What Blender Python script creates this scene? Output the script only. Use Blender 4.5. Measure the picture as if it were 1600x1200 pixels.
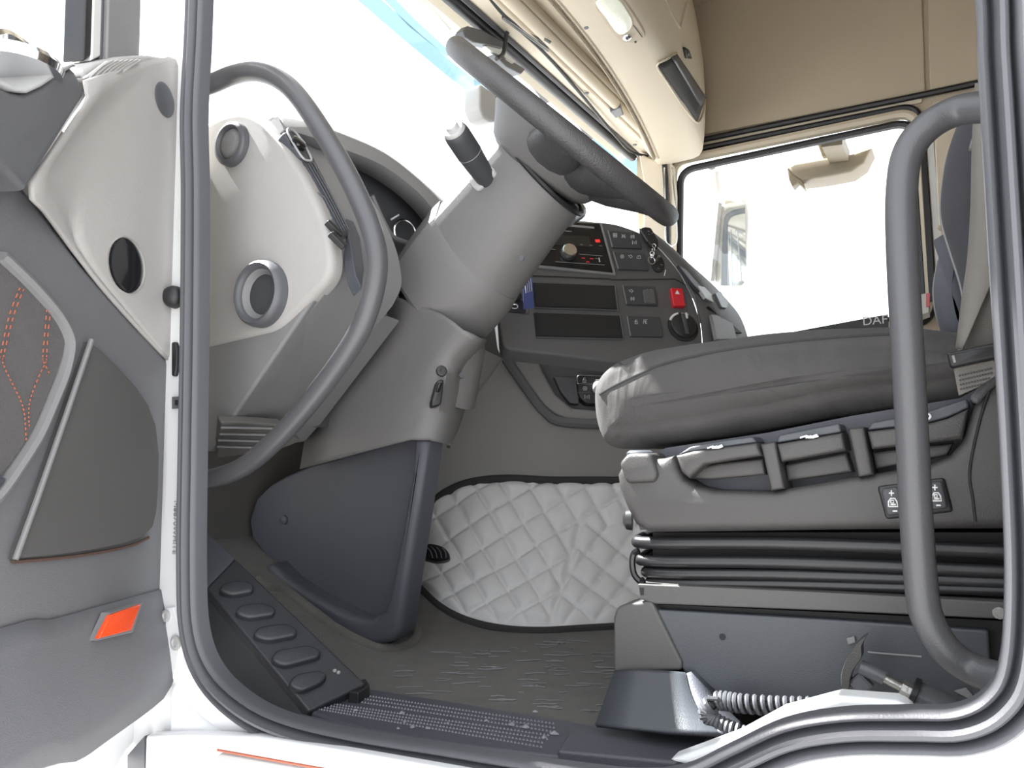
import bpy, bmesh, math, random
from mathutils import Vector as V, Matrix, noise
from mathutils.bvhtree import BVHTree
random.seed(7)
for o in list(bpy.data.objects): bpy.data.objects.remove(o)
SC = bpy.context.scene; COL = SC.collection
rad = math.radians
# ------------------------------------------------------------------ camera
# x = towards the rear of the cab, y = across the cab, z = up; the floor of the cab is z = 0
FPX = 1180.0
CAM = V((0.0, 0.0, 0.36))
ROT = Matrix.Rotation(rad(31.0), 3, 'Z') @ Matrix.Rotation(rad(95.5), 3, 'X') @ Matrix.Rotation(rad(-0.8), 3, 'Z')
cd = bpy.data.cameras.new('camera'); cam = bpy.data.objects.new('camera', cd); COL.objects.link(cam)
cd.sensor_width = 36.0; cd.lens = FPX / 1600.0 * 36.0; cd.clip_start = 0.02; cd.clip_end = 300
cam.matrix_world = Matrix.Translation(CAM) @ ROT.to_4x4()
SC.camera = cam
# ------------------------------------------------------------------ sky, sun, exposure
W = bpy.data.worlds.new('sky'); SC.world = W; W.use_nodes = True
bg = W.node_tree.nodes['Background']; bg.inputs[0].default_value = (0.93, 0.965, 1.0, 1); bg.inputs[1].default_value = 2.6
sd = bpy.data.lights.new('sun', 'SUN'); sd.energy = 34.0; sd.angle = rad(0.6); sd.color = (1.0, 0.97, 0.93)
sun = bpy.data.objects.new('sun', sd); COL.objects.link(sun)
SUN_DIR = V((-0.587, 0.021, 0.809)).normalized()          # towards the sun: high, ahead of the cab
sun.rotation_euler = SUN_DIR.to_track_quat('Z', 'Y').to_euler(); sun.location = (-4, -3, 6)
vs = SC.view_settings; vs.view_transform = 'Standard'; vs.look = 'None'; vs.gamma = 1.0; vs.use_curve_mapping = False
vs.exposure = 0.1
# ------------------------------------------------------------------ helpers
def ray(x, y): return ROT @ V(((x - 800) / FPX, -(y - 600) / FPX, -1.0))
def U(x, y, X=None, Y=None, Z=None, pl=None):
    """the point seen at (x, y) of the 1600 x 1200 frame that lies on a plane of the cab"""
    d = ray(x, y)
    if X is not None: t = (X - CAM.x) / d.x
    elif Y is not None: t = (Y - CAM.y) / d.y
    elif Z is not None: t = (Z - CAM.z) / d.z
    else: t = (pl[0] - CAM).dot(pl[1]) / d.dot(pl[1])
    return CAM + d * t
def px_of(p):
    v = ROT.transposed() @ (V(p) - CAM); return 800 - FPX * v.x / v.z, 600 + FPX * v.y / v.z
def UL(pts, **k): return [U(p[0], p[1], **k) for p in pts]
def off(pl, d): return (pl[0] + pl[1].normalized() * d, pl[1])
def crom(pts, k=6, closed=False):
    pts = [V(p) for p in pts]; n = len(pts); out = []
    rng = range(n) if closed else range(n - 1)
    for i in rng:
        if closed: a, b, c, d = pts[(i - 1) % n], pts[i], pts[(i + 1) % n], pts[(i + 2) % n]
        else: a, b, c, d = pts[max(i - 1, 0)], pts[i], pts[i + 1], pts[min(i + 2, n - 1)]
        for j in range(k):
            t = j / k
            out.append(0.5 * ((2 * b) + (c - a) * t + (2 * a - 5 * b + 4 * c - d) * t * t + (3 * b - a - 3 * c + d) * t ** 3))
    if not closed: out.append(pts[-1])
    return out
def newell(p):
    n = V((0, 0, 0))
    for i in range(len(p)):
        a, b = p[i], p[(i + 1) % len(p)]
        n += V(((a.y - b.y) * (a.z + b.z), (a.z - b.z) * (a.x + b.x), (a.x - b.x) * (a.y + b.y)))
    return n.normalized()
def join(*ms):
    vs_, fs = [], []
    for v, f in ms:
        o = len(vs_); vs_ += list(v); fs += [tuple(i + o for i in q) for q in f]
    return vs_, fs
def slab(pts, vec):
    pts = [V(p) for p in pts]; vec = V(vec); n = len(pts)
    v = pts + [p + vec for p in pts]
    f = [tuple(range(n)), tuple(range(2 * n - 1, n - 1, -1))] + [(i, (i + 1) % n, n + (i + 1) % n, n + i) for i in range(n)]
    return v, f
def inset(pts, d, nrm):
    n = len(pts); out = []
    for i in range(n):
        p0, p, p1 = pts[i - 1], pts[i], pts[(i + 1) % n]
        e0 = (p - p0); e1 = (p1 - p)
        if e0.length < 1e-7: e0 = e1
        if e1.length < 1e-7: e1 = e0
        n0 = nrm.cross(e0).normalized(); n1 = nrm.cross(e1).normalized()
        m = n0 + n1
        if m.length < 1e-4: m = n0
        m.normalize(); k = max(0.45, m.dot(n0))
        out.append(p + m * (d / k))
    return out
def pillow(pts, vec, r=0.01, seg=3, both=False, crown=0.0):
    """slab with rounded rim: pts is the face that is seen, vec the way to the back"""
    pts = [V(p) for p in pts]; vec = V(vec); u = vec.normalized(); D = vec.length; nrm = newell(pts); n = len(pts)
    loops = []
    for k in range(seg + 1):
        a = k / seg * math.pi / 2
        loops.append([p + u * (r * (1 - math.sin(a))) for p in inset(pts, r * (1 - math.cos(a)), nrm)])
    loops = loops[::-1]
    if both:
        for k in range(seg + 1):
            a = k / seg * math.pi / 2
            loops.append([p + u * (D - r * (1 - math.sin(a))) for p in inset(pts, r * (1 - math.cos(a)), nrm)])
    else: loops.append([p + vec for p in pts])
    return loft(loops, True, True)
def loft(loops, cap0=False, cap1=False, closed=True):
    n = len(loops[0]); v = [V(p) for l in loops for p in l]; f = []
    for i in range(len(loops) - 1):
        for j in range(n if closed else n - 1):
            k = (j + 1) % n
            f.append((i * n + j, i * n + k, (i + 1) * n + k, (i + 1) * n + j))
    if cap0: f.append(tuple(range(n - 1, -1, -1)))
    if cap1: b = (len(loops) - 1) * n; f.append(tuple(range(b, b + n)))
    return v, f
def frames(path, closed):
    n = len(path); T = []
    for i in range(n):
        a = path[i - 1] if (closed or i > 0) else path[i]
        b = path[(i + 1) % n] if (closed or i < n - 1) else path[i]
        T.append((b - a).normalized())
    s = V((0, 0, 1)) if abs(T[0].z) < 0.9 else V((1, 0, 0))
    N = [(s - T[0] * s.dot(T[0])).normalized()]
    for i in range(1, n):
        q = N[-1] - T[i] * N[-1].dot(T[i]); N.append(q.normalized())
    return T, N
def tube(path, r=0.01, n=12, closed=False, cap=True):
    path = [V(p) for p in path]; T, N = frames(path, closed); loops = []
    for i, p in enumerate(path):
        B = T[i].cross(N[i]); rr = r[i] if isinstance(r, (list, tuple)) else r
        loops.append([p + (N[i] * math.cos(a) + B * math.sin(a)) * rr for a in [2 * math.pi * k / n for k in range(n)]])
    if closed: loops.append(loops[0])
    return loft(loops, cap and not closed, cap and not closed)
def sweep(path, prof, nrm, closed=False):
    """prof: closed list of (across, along nrm)"""
    path = [V(p) for p in path]; nrm = V(nrm); n = len(path); loops = []
    for i, p in enumerate(path):
        a = path[i - 1] if (closed or i > 0) else p
        b = path[(i + 1) % n] if (closed or i < n - 1) else p
        t = (b - a).normalized(); s = nrm.cross(t).normalized()
        loops.append([p + s * q[0] + nrm * q[1] for q in prof])
    if closed: loops.append(loops[0])
    return loft(loops, not closed, not closed)
def basis(ax):
    ax = V(ax).normalized(); s = V((0, 0, 1)) if abs(ax.z) < 0.9 else V((1, 0, 0))
    a = (s - ax * s.dot(ax)).normalized(); return a, ax.cross(a), ax
def lathe(c, ax, prof, n=28, sx=1.0, up=None, end=True):
    """prof: (radius, height along ax)"""
    a, b, ax = basis(ax)
    if up is not None: a = (V(up) - ax * V(up).dot(ax)).normalized(); b = ax.cross(a)
    c = V(c); loops = []
    for r, h in prof:
        r = max(r, 1e-5)
        loops.append([c + ax * h + (a * math.cos(t) + b * math.sin(t) * sx) * r for t in [2 * math.pi * k / n for k in range(n)]])
    return loft(loops, end, end)
def grid(rows):
    n = len(rows[0]); v = [V(p) for r in rows for p in r]
    return v, [(i * n + j, i * n + j + 1, (i + 1) * n + j + 1, (i + 1) * n + j) for i in range(len(rows) - 1) for j in range(n - 1)]
def box(c, sx, sy, sz, ax=None):
    """ax: three unit axes"""
    c = V(c); a = ax or (V((1, 0, 0)), V((0, 1, 0)), V((0, 0, 1)))
    p = [c + a[0] * (sx / 2 * i) + a[1] * (sy / 2 * j) + a[2] * (sz / 2 * k) for k in (-1, 1) for i, j in ((-1, -1), (1, -1), (1, 1), (-1, 1))]
    return p, [(3, 2, 1, 0), (4, 5, 6, 7), (0, 1, 5, 4), (1, 2, 6, 5), (2, 3, 7, 6), (3, 0, 4, 7)]
ROOT = {}
def caster(o):
    """finds points of an object's surface that are seen at given pixels"""
    me = o.data; bvh = BVHTree.FromPolygons([v.co + ROOT[o] for v in me.vertices], [tuple(p.vertices) for p in me.polygons])
    def f(px, py, d=0.0):
        r_ = ray(px, py).normalized(); h, n, i, t = bvh.ray_cast(CAM, r_)
        if h is None: return None
        if n.dot(r_) > 0: n = -n
        return h + n * d
    return f
def patch(q, nu, nv, d, surf):
    rows = [[surf(*(V(q[0]).lerp(V(q[1]), i / nu).lerp(V(q[3]).lerp(V(q[2]), i / nu), j / nv)), d) for i in range(nu + 1)] for j in range(nv + 1)]
    rows = [r for r in rows if all(p is not None for p in r)]
    return grid(rows)
def trace(px, surf, d=0.0, k=5):
    c = crom([V((*p, 0)) for p in px], k); return [q for q in (surf(p.x, p.y, d) for p in c) if q is not None]
def thing(name, label, cat, loc=(0, 0, 0), group=None, kind=None):
    o = bpy.data.objects.new(name, None); COL.objects.link(o); o.location = loc; o.empty_display_size = 0.05
    ROOT[o] = V(loc); tag(o, label, cat, group, kind); return o
def tag(o, label=None, cat=None, group=None, kind=None):
    if label: o['label'] = label
    if cat: o['category'] = cat
    if group: o['group'] = group
    if kind: o['kind'] = kind
    return o
def obj(name, vf, mat, parent=None, bevel=0.0, seg=2, smooth=True, solid=0.0, sub=0, ang=40, label=None, kind=None):
    v, f = vf; v = [V(p) for p in v]
    if parent is not None: base = ROOT[parent]
    else:
        base = V((sum(p.x for p in v) / len(v), sum(p.y for p in v) / len(v), min(p.z for p in v)))
    me = bpy.data.meshes.new(name); me.from_pydata([p - base for p in v], [], f)
    bm = bmesh.new(); bm.from_mesh(me); bmesh.ops.remove_doubles(bm, verts=bm.verts, dist=1e-6)
    bmesh.ops.recalc_face_normals(bm, faces=bm.faces); bm.to_mesh(me); bm.free()
    for m in (mat if isinstance(mat, (list, tuple)) else [mat]): me.materials.append(m)
    me.polygons.foreach_set('use_smooth', [smooth] * len(me.polygons))
    if smooth and not sub: me.set_sharp_from_angle(angle=rad(ang))
    o = bpy.data.objects.new(name, me); COL.objects.link(o); ROOT[o] = base
    if parent is not None: o.parent = parent
    else: o.location = base
    if solid: m = o.modifiers.new('thick', 'SOLIDIFY'); m.thickness = solid; m.offset = 0
    if bevel:
        m = o.modifiers.new('edge', 'BEVEL'); m.width = bevel; m.segments = seg; m.limit_method = 'ANGLE'; m.angle_limit = rad(35); m.harden_normals = True
    if sub: m = o.modifiers.new('sub', 'SUBSURF'); m.levels = sub; m.render_levels = sub
    if label: o['label'] = label
    if kind: o['kind'] = kind
    return o
def solo(name, vf, mat, label, cat, group=None, kind=None, **k):
    return tag(obj(name, vf, mat, None, **k), label, cat, group, kind)
def text(name, s, p, u, v, size, mat, parent, align='CENTER'):
    cu = bpy.data.curves.new(name, 'FONT'); cu.body = s; cu.size = size; cu.align_x = align; cu.align_y = 'CENTER'; cu.extrude = 0.0003
    t = bpy.data.objects.new(name, cu); COL.objects.link(t)
    dg = bpy.context.evaluated_depsgraph_get(); dg.update()
    me = bpy.data.meshes.new_from_object(t.evaluated_get(dg)); bpy.data.objects.remove(t)
    u = V(u).normalized(); v = (V(v) - u * V(v).dot(u)).normalized(); w = u.cross(v)
    vv = [V(p) + u * q.co.x + v * q.co.y + w * q.co.z for q in me.vertices]; ff = [tuple(q.vertices) for q in me.polygons]
    bpy.data.meshes.remove(me)
    return obj(name, (vv, ff), mat, parent, smooth=False)
def strokes(lines, pl, box_, lift=0.0008, w=0.0006):
    """thin printed marks: polylines in a unit square mapped on the four corners box_ (tl, tr, br, bl in pixels)"""
    tl, tr, br, bl = UL(box_, pl=pl); n = pl[1].normalized(); ms = []
    for l in lines:
        pts = []
        for (a, b) in l: pts.append(tl.lerp(tr, a).lerp(bl.lerp(br, a), b) + n * lift)
        ms.append(tube(pts, w, 5))
    return join(*ms)
def rect4(x0, y0, x1, y1): return [(x0, y0), (x1, y0), (x1, y1), (x0, y1)]
def roundpoly(pts, r, k=4):
    """round the corners of a planar polygon"""
    pts = [V(p) for p in pts]; out = []; n = len(pts)
    for i in range(n):
        a, b, c = pts[i - 1], pts[i], pts[(i + 1) % n]
        d0 = a - b; d1 = c - b; q = min(r, d0.length * .45, d1.length * .45)
        s = b + d0.normalized() * q; e = b + d1.normalized() * q
        for j in range(k + 1):
            t = j / k; out.append(s * (1 - t) ** 2 + b * 2 * t * (1 - t) + e * t * t)
    return out
# ------------------------------------------------------------------ materials
def mat(name, col, rough=0.5, grain=0.0, gscale=900, vary=0.0, vscale=6, metal=0.0, coat=0.0, spec=0.5, sheen=0.0, emit=None, trans=0.0, alpha=1.0):
    m = bpy.data.materials.new(name); m.use_nodes = True; nt = m.node_tree; b = nt.nodes['Principled BSDF']
    b.inputs['Base Color'].default_value = (*col, 1); b.inputs['Roughness'].default_value = rough; b.inputs['Metallic'].default_value = metal
    b.inputs['Coat Weight'].default_value = coat; b.inputs['Coat Roughness'].default_value = 0.08
    b.inputs['Specular IOR Level'].default_value = spec; b.inputs['Sheen Weight'].default_value = sheen
    if emit: b.inputs['Emission Color'].default_value = (*emit[:3], 1); b.inputs['Emission Strength'].default_value = emit[3]
    tc = nt.nodes.new('ShaderNodeTexCoord')
    if vary:
        n = nt.nodes.new('ShaderNodeTexNoise'); n.inputs['Scale'].default_value = vscale; n.inputs['Detail'].default_value = 5
        nt.links.new(tc.outputs['Object'], n.inputs['Vector'])
        mx = nt.nodes.new('ShaderNodeMix'); mx.data_type = 'RGBA'
        mx.inputs[6].default_value = (*[c * (1 - vary) for c in col], 1); mx.inputs[7].default_value = (*[min(1, c * (1 + vary)) for c in col], 1)
        nt.links.new(n.outputs[0], mx.inputs[0]); nt.links.new(mx.outputs[2], b.inputs['Base Color'])
    if grain:
        n = nt.nodes.new('ShaderNodeTexNoise'); n.inputs['Scale'].default_value = gscale; n.inputs['Detail'].default_value = 2
        nt.links.new(tc.outputs['Object'], n.inputs['Vector'])
        bp = nt.nodes.new('ShaderNodeBump'); bp.inputs['Strength'].default_value = grain; bp.inputs['Distance'].default_value = 0.002
        nt.links.new(n.outputs[0], bp.inputs['Height']); nt.links.new(bp.outputs[0], b.inputs['Normal'])
    return m
def glass(name, tint=(0.97, 0.99, 1.0), fac=0.06):
    m = bpy.data.materials.new(name); m.use_nodes = True; nt = m.node_tree; nt.nodes.clear()
    o = nt.nodes.new('ShaderNodeOutputMaterial'); t = nt.nodes.new('ShaderNodeBsdfTransparent'); t.inputs[0].default_value = (*tint, 1)
    g = nt.nodes.new('ShaderNodeBsdfGlossy'); g.inputs['Roughness'].default_value = 0.02
    x = nt.nodes.new('ShaderNodeMixShader'); x.inputs[0].default_value = fac
    nt.links.new(t.outputs[0], x.inputs[1]); nt.links.new(g.outputs[0], x.inputs[2]); nt.links.new(x.outputs[0], o.inputs[0]); return m
M = {}
M['dark'] = mat('dark_plastic', (0.095, 0.097, 0.105), 0.5, 0.25, 900, 0.10, 5)
M['darker'] = mat('darker_plastic', (0.055, 0.057, 0.064), 0.5, 0.25, 900, 0.10, 5)
M['base'] = mat('seat_base_plastic', (0.056, 0.053, 0.052), 0.45, 0.3, 800, 0.08, 5)
M['tunnel'] = mat('tunnel_plastic', (0.215, 0.205, 0.200), 0.5, 0.3, 800, 0.06, 5)
M['column'] = mat('column_plastic', (0.148, 0.144, 0.143), 0.48, 0.3, 800, 0.08, 5)
M['navy'] = mat('cover_plastic', (0.064, 0.067, 0.082), 0.5, 0.3, 700, 0.10, 4)
M['console'] = mat('console_plastic', (0.108, 0.106, 0.107), 0.55, 0.2, 900, 0.08, 5)
M['black'] = mat('black_plastic', (0.018, 0.018, 0.020), 0.42, 0.1, 900)
M['gloss'] = mat('gloss_black', (0.012, 0.012, 0.014), 0.12)
M['hole'] = mat('deep_black', (0.016, 0.016, 0.017), 0.7)
M['strip'] = mat('strip_plastic', (0.030, 0.031, 0.037), 0.4, 0.2, 700)
M['rubber'] = mat('rubber', (0.092, 0.094, 0.105), 0.38, 0.12, 500, 0.08, 8)
M['tube'] = mat('handle_coat', (0.075, 0.075, 0.082), 0.36, 0.15, 700, 0.08, 8)
M['lgrey'] = mat('light_grey_plastic', (0.385, 0.37, 0.36), 0.55, 0.3, 800, 0.05, 4)
M['mgrey'] = mat('mid_grey_plastic', (0.205, 0.203, 0.208), 0.52, 0.3, 800, 0.06, 4)
M['doorgrey'] = mat('door_plastic', (0.15, 0.15, 0.162), 0.55, 0.3, 800, 0.07, 4)
M['beige'] = mat('beige_trim', (0.64, 0.56, 0.44), 0.6, 0.25, 900, 0.04, 3)
M['cloth_beige'] = mat('beige_lining', (0.52, 0.44, 0.335), 0.9, 0.5, 700, 0.05, 4, sheen=0.2)
M['white'] = mat('white_paint', (0.84, 0.85, 0.86), 0.28, 0, 0, 0.03, 3, coat=0.5)
M['cloth'] = mat('seat_cloth', (0.072, 0.070, 0.070), 0.85, 0.5, 1400, 0.22, 9, sheen=0.25)
M['cloth_d'] = mat('backrest_cloth', (0.035, 0.035, 0.042), 0.85, 0.5, 1200, 0.2, 9, sheen=0.2)
M['insert'] = mat('door_fabric', (0.075, 0.068, 0.070), 0.9, 0.8, 1300, 0.15, 40, sheen=0.2)
M['belt'] = mat('belt_webbing', (0.20, 0.185, 0.17), 0.75, 0.5, 1500, 0.08, 10)
M['quilt'] = mat('quilted_vinyl', (0.68, 0.67, 0.67), 0.38, 0.35, 1100, 0.05, 10)
M['carpet'] = mat('floor_carpet', (0.108, 0.102, 0.094), 0.95, 0.9, 500, 0.25, 30, sheen=0.1)
M['kick'] = mat('kick_panel', (0.105, 0.100, 0.094), 0.7, 0.3, 700, 0.08, 8)
M['binding'] = mat('mat_binding', (0.035, 0.034, 0.034), 0.9, 0.5, 900)
M['chrome'] = mat('chrome', (0.82, 0.83, 0.85), 0.12, metal=1.0)
M['steel'] = mat('brushed_steel', (0.42, 0.41, 0.40), 0.38, 0.2, 400, metal=0.9)
M['alu'] = mat('brushed_aluminium', (0.75, 0.73, 0.70), 0.3, metal=1.0)
M['rail'] = mat('rail_paint', (0.080, 0.078, 0.076), 0.5, 0.15, 500, 0.1, 8)
M['orange'] = mat('orange_reflector', (0.85, 0.085, 0.02), 0.25, 0.2, 300, coat=0.5)
M['red'] = mat('red_button', (0.62, 0.02, 0.035), 0.3, coat=0.3)
M['blue'] = mat('blue_card', (0.065, 0.09, 0.26), 0.45)
M['print'] = mat('white_print', (0.72, 0.72, 0.72), 0.6)
M['printg'] = mat('grey_print', (0.28, 0.28, 0.28), 0.6)
M['brown'] = mat('brown_groove', (0.085, 0.05, 0.038), 0.8)
M['thread'] = mat('orange_thread', (0.40, 0.115, 0.065), 0.7)
M['led'] = mat('red_led', (0.5, 0.03, 0.03), 0.4, emit=(1, 0.05, 0.04, 0.6))
M['lens'] = mat('lamp_lens', (0.85, 0.86, 0.74), 0.18, 0.3, 220, 0.08, 30, coat=0.5)
M['screen'] = mat('display_glass', (0.03, 0.028, 0.028), 0.15)
M['silver'] = mat('silver_plastic', (0.42, 0.42, 0.42), 0.4, 0.1, 600)
M['teal'] = mat('cover_teal', (0.062, 0.068, 0.078), 0.42, 0.2, 700, 0.1, 6)
M['ground'] = mat('pale_ground', (0.32, 0.32, 0.32), 0.9, 0.5, 60, 0.12, 2)
M['glass'] = glass('clear_glass'); M['tint'] = glass('tinted_visor', (0.50, 0.63, 0.67), 0.03)
M['mirror'] = mat('mirror_glass', (0.9, 0.9, 0.9), 0.04, metal=1.0)
M['mshell'] = mat('mirror_shell', (0.62, 0.62, 0.62), 0.4, 0.1, 500)
M['groove_shade'] = mat('beige_groove_shade', (0.30, 0.25, 0.18), 0.7)
M['tan'] = mat('tan_shell', (0.20, 0.165, 0.12), 0.5, 0.2, 400)
M['paper'] = mat('pale_paper', (0.7, 0.7, 0.68), 0.7)
# ================================================================== the setting
def structure(name, vf, m, **k): o = obj(name, vf, m, None, **k); o['kind'] = 'structure'; return o
structure('ground', slab([(-60, -60, -1.27), (60, -60, -1.27), (60, 60, -1.27), (-60, 60, -1.27)], (0, 0, -0.1)), M['ground'], smooth=False)
def toe(x): # height of the floor: flat, then rising as a toe board towards the front
    d = -0.82 - x
    return 0.0 if d <= 0 else (d * d * 1.4 if d < 0.16 else 0.03584 + (d - 0.16) * 0.448)
TOE = (V((-1.02, 1.0, toe(-1.02))), V((0.456, 0, 0.89)))
xs = [0.9, 0.2, -0.3, -0.6, -0.78] + [-0.80 - 0.03 * i for i in range(1, 20)]
structure('floor', join(grid([[(x, y, toe(x)) for x in xs] for y in [0.72 + 0.08 * i for i in range(26)]])), M['carpet'], solid=0.012)
# ---- body side with the rounded door opening
OPN = [(317, -80), (312, 60), (306, 180), (308, 300), (307, 500), (304, 700), (302, 880), (307, 985), (332, 1052), (385, 1103), (455, 1136), (560, 1161), (700, 1184), (850, 1209), (980, 1226),
       (1070, 1220), (1150, 1184), (1230, 1148), (1320, 1132), (1420, 1130), (1500, 1128), (1557, 1100), (1588, 1040), (1596, 900), (1588, 700), (1576, 500), (1564, 300), (1552, 100), (1540, -80)]
OP3 = UL(OPN, Y=0.668)
x0, z0, x1, z1 = OP3[0].x, OP3[0].z, OP3[-1].x, OP3[-1].z
OP3 += [V((x1 - 0.015, .668, z1 + .3)), V((x1 - .05, .668, z1 + .62)), V((x1 - .16, .668, 1.56)), V((-.45, .668, 1.60)), V((x0 + .14, .668, 1.56)), V((x0 + .03, .668, 1.44)), V((x0 + .005, .668, 1.2))]
OPC = crom(OP3, 5, True)
def ring_plate(loop, rect, ya, yb, grow=0.0):
    """plate between a loop and a rectangle (xmin, zmin, xmax, zmax), from y = ya to yb"""
    n = len(loop); nrm = newell(loop); inn = inset(loop, -grow, nrm); wd = lambda l: max(p.x for p in l) - min(p.x for p in l)
    if grow and wd(inn) < wd(loop): inn = inset(loop, grow, nrm)
    c = V((sum(p.x for p in inn) / n, 0, sum(p.z for p in inn) / n)); out = []
    for p in inn:
        d = V((p.x - c.x, 0, p.z - c.z)); ts = []
        if d.x > 1e-6: ts.append((rect[2] - c.x) / d.x)
        if d.x < -1e-6: ts.append((rect[0] - c.x) / d.x)
        if d.z > 1e-6: ts.append((rect[3] - c.z) / d.z)
        if d.z < -1e-6: ts.append((rect[1] - c.z) / d.z)
        out.append(c + d * min(ts))
    for cx, cz in ((rect[0], rect[1]), (rect[0], rect[3]), (rect[2], rect[1]), (rect[2], rect[3])):
        k = min(range(n), key=lambda i: (out[i].x - cx) ** 2 + (out[i].z - cz) ** 2); out[k] = V((cx, 0, cz))
    L = lambda q, y: [V((p.x, y, p.z)) for p in q]
    return loft([L(out, ya), L(inn, ya), L(inn, yb), L(out, yb), L(out, ya)])
wl = structure('wall_left', ring_plate(OPC, (-1.10, -0.42, 1.0, 2.12), 0.668, 0.681, 0.016), M['white'], ang=30)
# lower ledge of the body under the door, with a grey step recess
lg = UL([(262, 1062), (300, 1115), (340, 1146), (420, 1156), (560, 1176), (700, 1196), (900, 1226)], Y=0.66)
obj('sill_ledge', slab(lg + [V((lg[-1].x, .66, -.4)), V((lg[0].x, .66, -.4))], (0, .05, 0)), M['white'], wl, bevel=0.012, seg=3)
l2 = UL([(226, 1148), (300, 1146), (400, 1151), (560, 1178), (700, 1203), (900, 1240)], Y=0.645)
obj('lower_panel', slab(l2 + [V((l2[-1].x, .645, -.42)), V((l2[0].x, .645, -.42))], (0, .02, 0)), M['white'], wl, bevel=0.006)
obj('step_recess', pillow(roundpoly(UL([(338, 1176), (900, 1275), (900, 1400), (338, 1400)], Y=0.641), .012), (0, .004, 0), .002), M['silver'], wl)
sr = UL([(340, 1172), (900, 1272)], Y=0.640); obj('red_line', tube(sr, .0016, 6), M['thread'], wl)
dg_ = UL([(199, 1180), (226, 1150), (226, 1260), (199, 1260)], Y=0.655); obj('gap_shadow_strip', slab(dg_, (0, .01, 0)), M['rubber'], wl)
# inner pale sill that catches the sun beside the seat
sp = UL([(1040, 1190), (1150, 1150), (1220, 1112), (1310, 1088), (1400, 1095), (1426, 1108), (1430, 1135), (1310, 1132), (1220, 1150), (1110, 1205)], Y=0.735)
obj('inner_sill', slab(sp, (0, 0.03, 0)), M['white'], wl, bevel=0.006)
# rubber seal round the opening: three ribs
SEAL = [(-.013, -.014), (-.013, .002), (-.011, .008), (-.008, .010), (-.005, .008), (-.003, .001), (-.001, -.003), (.001, .002), (.003, .011), (.006, .0155), (.010, .0155), (.013, .011), (.0145, .003), (.016, -.001), (.0175, .004), (.020, .012), (.024, .013), (.027, .009), (.029, .001), (.029, -.014)]
t1 = structure('trim_1', sweep(OPC, [(-a * .78, b) for a, b in SEAL], (0, -1, 0), True), M['rubber'], ang=60)
t1['label'] = 'grey ribbed rubber seal around the door opening'
# ---- other walls of the cab
structure('wall_front', join(slab([(-1.42, .70, -.1), (-1.42, 2.76, -.1), (-1.42, 2.76, .80), (-1.42, .70, .80)], (-.04, 0, 0)),
          slab([(-1.10, .70, 1.55), (-1.10, 2.76, 1.55), (-1.10, 2.76, 2.1), (-1.10, .70, 2.1)], (-.04, 0, 0))), M['cloth_beige'], smooth=False)
structure('wall_back', slab([(.86, .70, -.1), (.86, 2.76, -.1), (.86, 2.76, 2.1), (.86, .70, 2.1)], (.04, 0, 0)), M['cloth_beige'], smooth=False)
structure('ceiling', slab([(-1.14, .68, 2.08), (.9, .68, 2.08), (.9, 2.79, 2.08), (-1.14, 2.79, 2.08)], (0, 0, .04)), M['cloth_beige'], smooth=False)
# ---- far side: passenger door with its window
WN = roundpoly(UL([(1052, 252), (1432, 173), (1455, 498), (1046, 578)], Y=2.75), .055, 6)
wr = structure('wall_right', ring_plate(WN, (-1.06, -0.1, .88, 2.1), 2.75, 2.80), M['cloth_beige'], smooth=False)
for q in ([(1060, -120), (1437, -120), (1446, 142), (1300, 171), (1090, 212)], [(1445, -120), (1640, -120), (1640, 100), (1453, 140)]):
    obj('panel', pillow(UL(q, Y=2.735), (0, .02, 0), .006), M['cloth_beige'], wr)
obj('gasket', tube(crom(UL([(1040, 231), (1105, 217), (1300, 177), (1452, 146), (1640, 106)], Y=2.735), 3), .011, 8), M['black'], wr)
obj('upper_rail', slab(UL([(1075, 226), (1440, 152), (1440, 160), (1075, 236)], Y=2.742), (0, .01, 0)), M['beige'], wr)
def wpath(pts, r): return roundpoly(UL(pts, Y=2.745), r, 7)
LOBE = [(math.cos(a) * .5, math.sin(a) * .5) for a in [2 * math.pi * k / 8 for k in range(8)]]
for nm, pts, w, d, m in (('outer_seal', [(1041, 243), (1436, 163), (1460, 502), (1040, 582)], .022, .026, 'black'),
                         ('pale_seal', [(1051, 253), (1432, 174), (1454, 496), (1050, 574)], .034, .036, 'beige'),
                         ('inner_seal', [(1063, 267), (1427, 189), (1447, 490), (1060, 566)], .028, .030, 'black')):
    obj(nm, sweep(wpath(pts, .06), [(a * w, b * d) for a, b in LOBE], (0, -1, 0), True), M[m], wr)
w2 = structure('window_2', slab(UL([(1052, 252), (1432, 173), (1455, 498), (1046, 578)], Y=2.772), (0, .004, 0)), M['glass'], smooth=False)
# dark strip with the lettering along the foot of the passenger window
ds = obj('sill_strip', slab(UL([(1060, 552), (1387, 491), (1388, 530), (1060, 590)], Y=2.715), (0, .01, 0)), M['black'], wr)
text('lettering', 'DAF', U(1367, 501, Y=2.713), (1, 0, 0), (0, 0, 1), .040, M['print'], ds)
# rear pillar of the passenger side
pp = UL([(1446, 190), (1456, 188), (1478, 470), (1466, 472)], Y=2.73); obj('door_edge', slab(pp, (0, .02, 0)), M['mshell'], wr)
pp = UL([(1436, 200), (1444, 198), (1462, 470), (1452, 472)], Y=2.725); obj('door_edge_seal', slab(pp, (0, .02, 0)), M['black'], wr)
pb = structure('trim_2', slab(UL([(1457, 160), (1600, 130), (1600, 560), (1478, 560)], Y=2.70), (0, .03, 0)), M['beige'], bevel=.004)
obj('screw_cap', lathe(U(1470, 356, Y=2.70), (0, -1, 0), [(.010, 0), (.009, .004), (.004, .006)], 14), M['cloth_beige'], pb)
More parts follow.
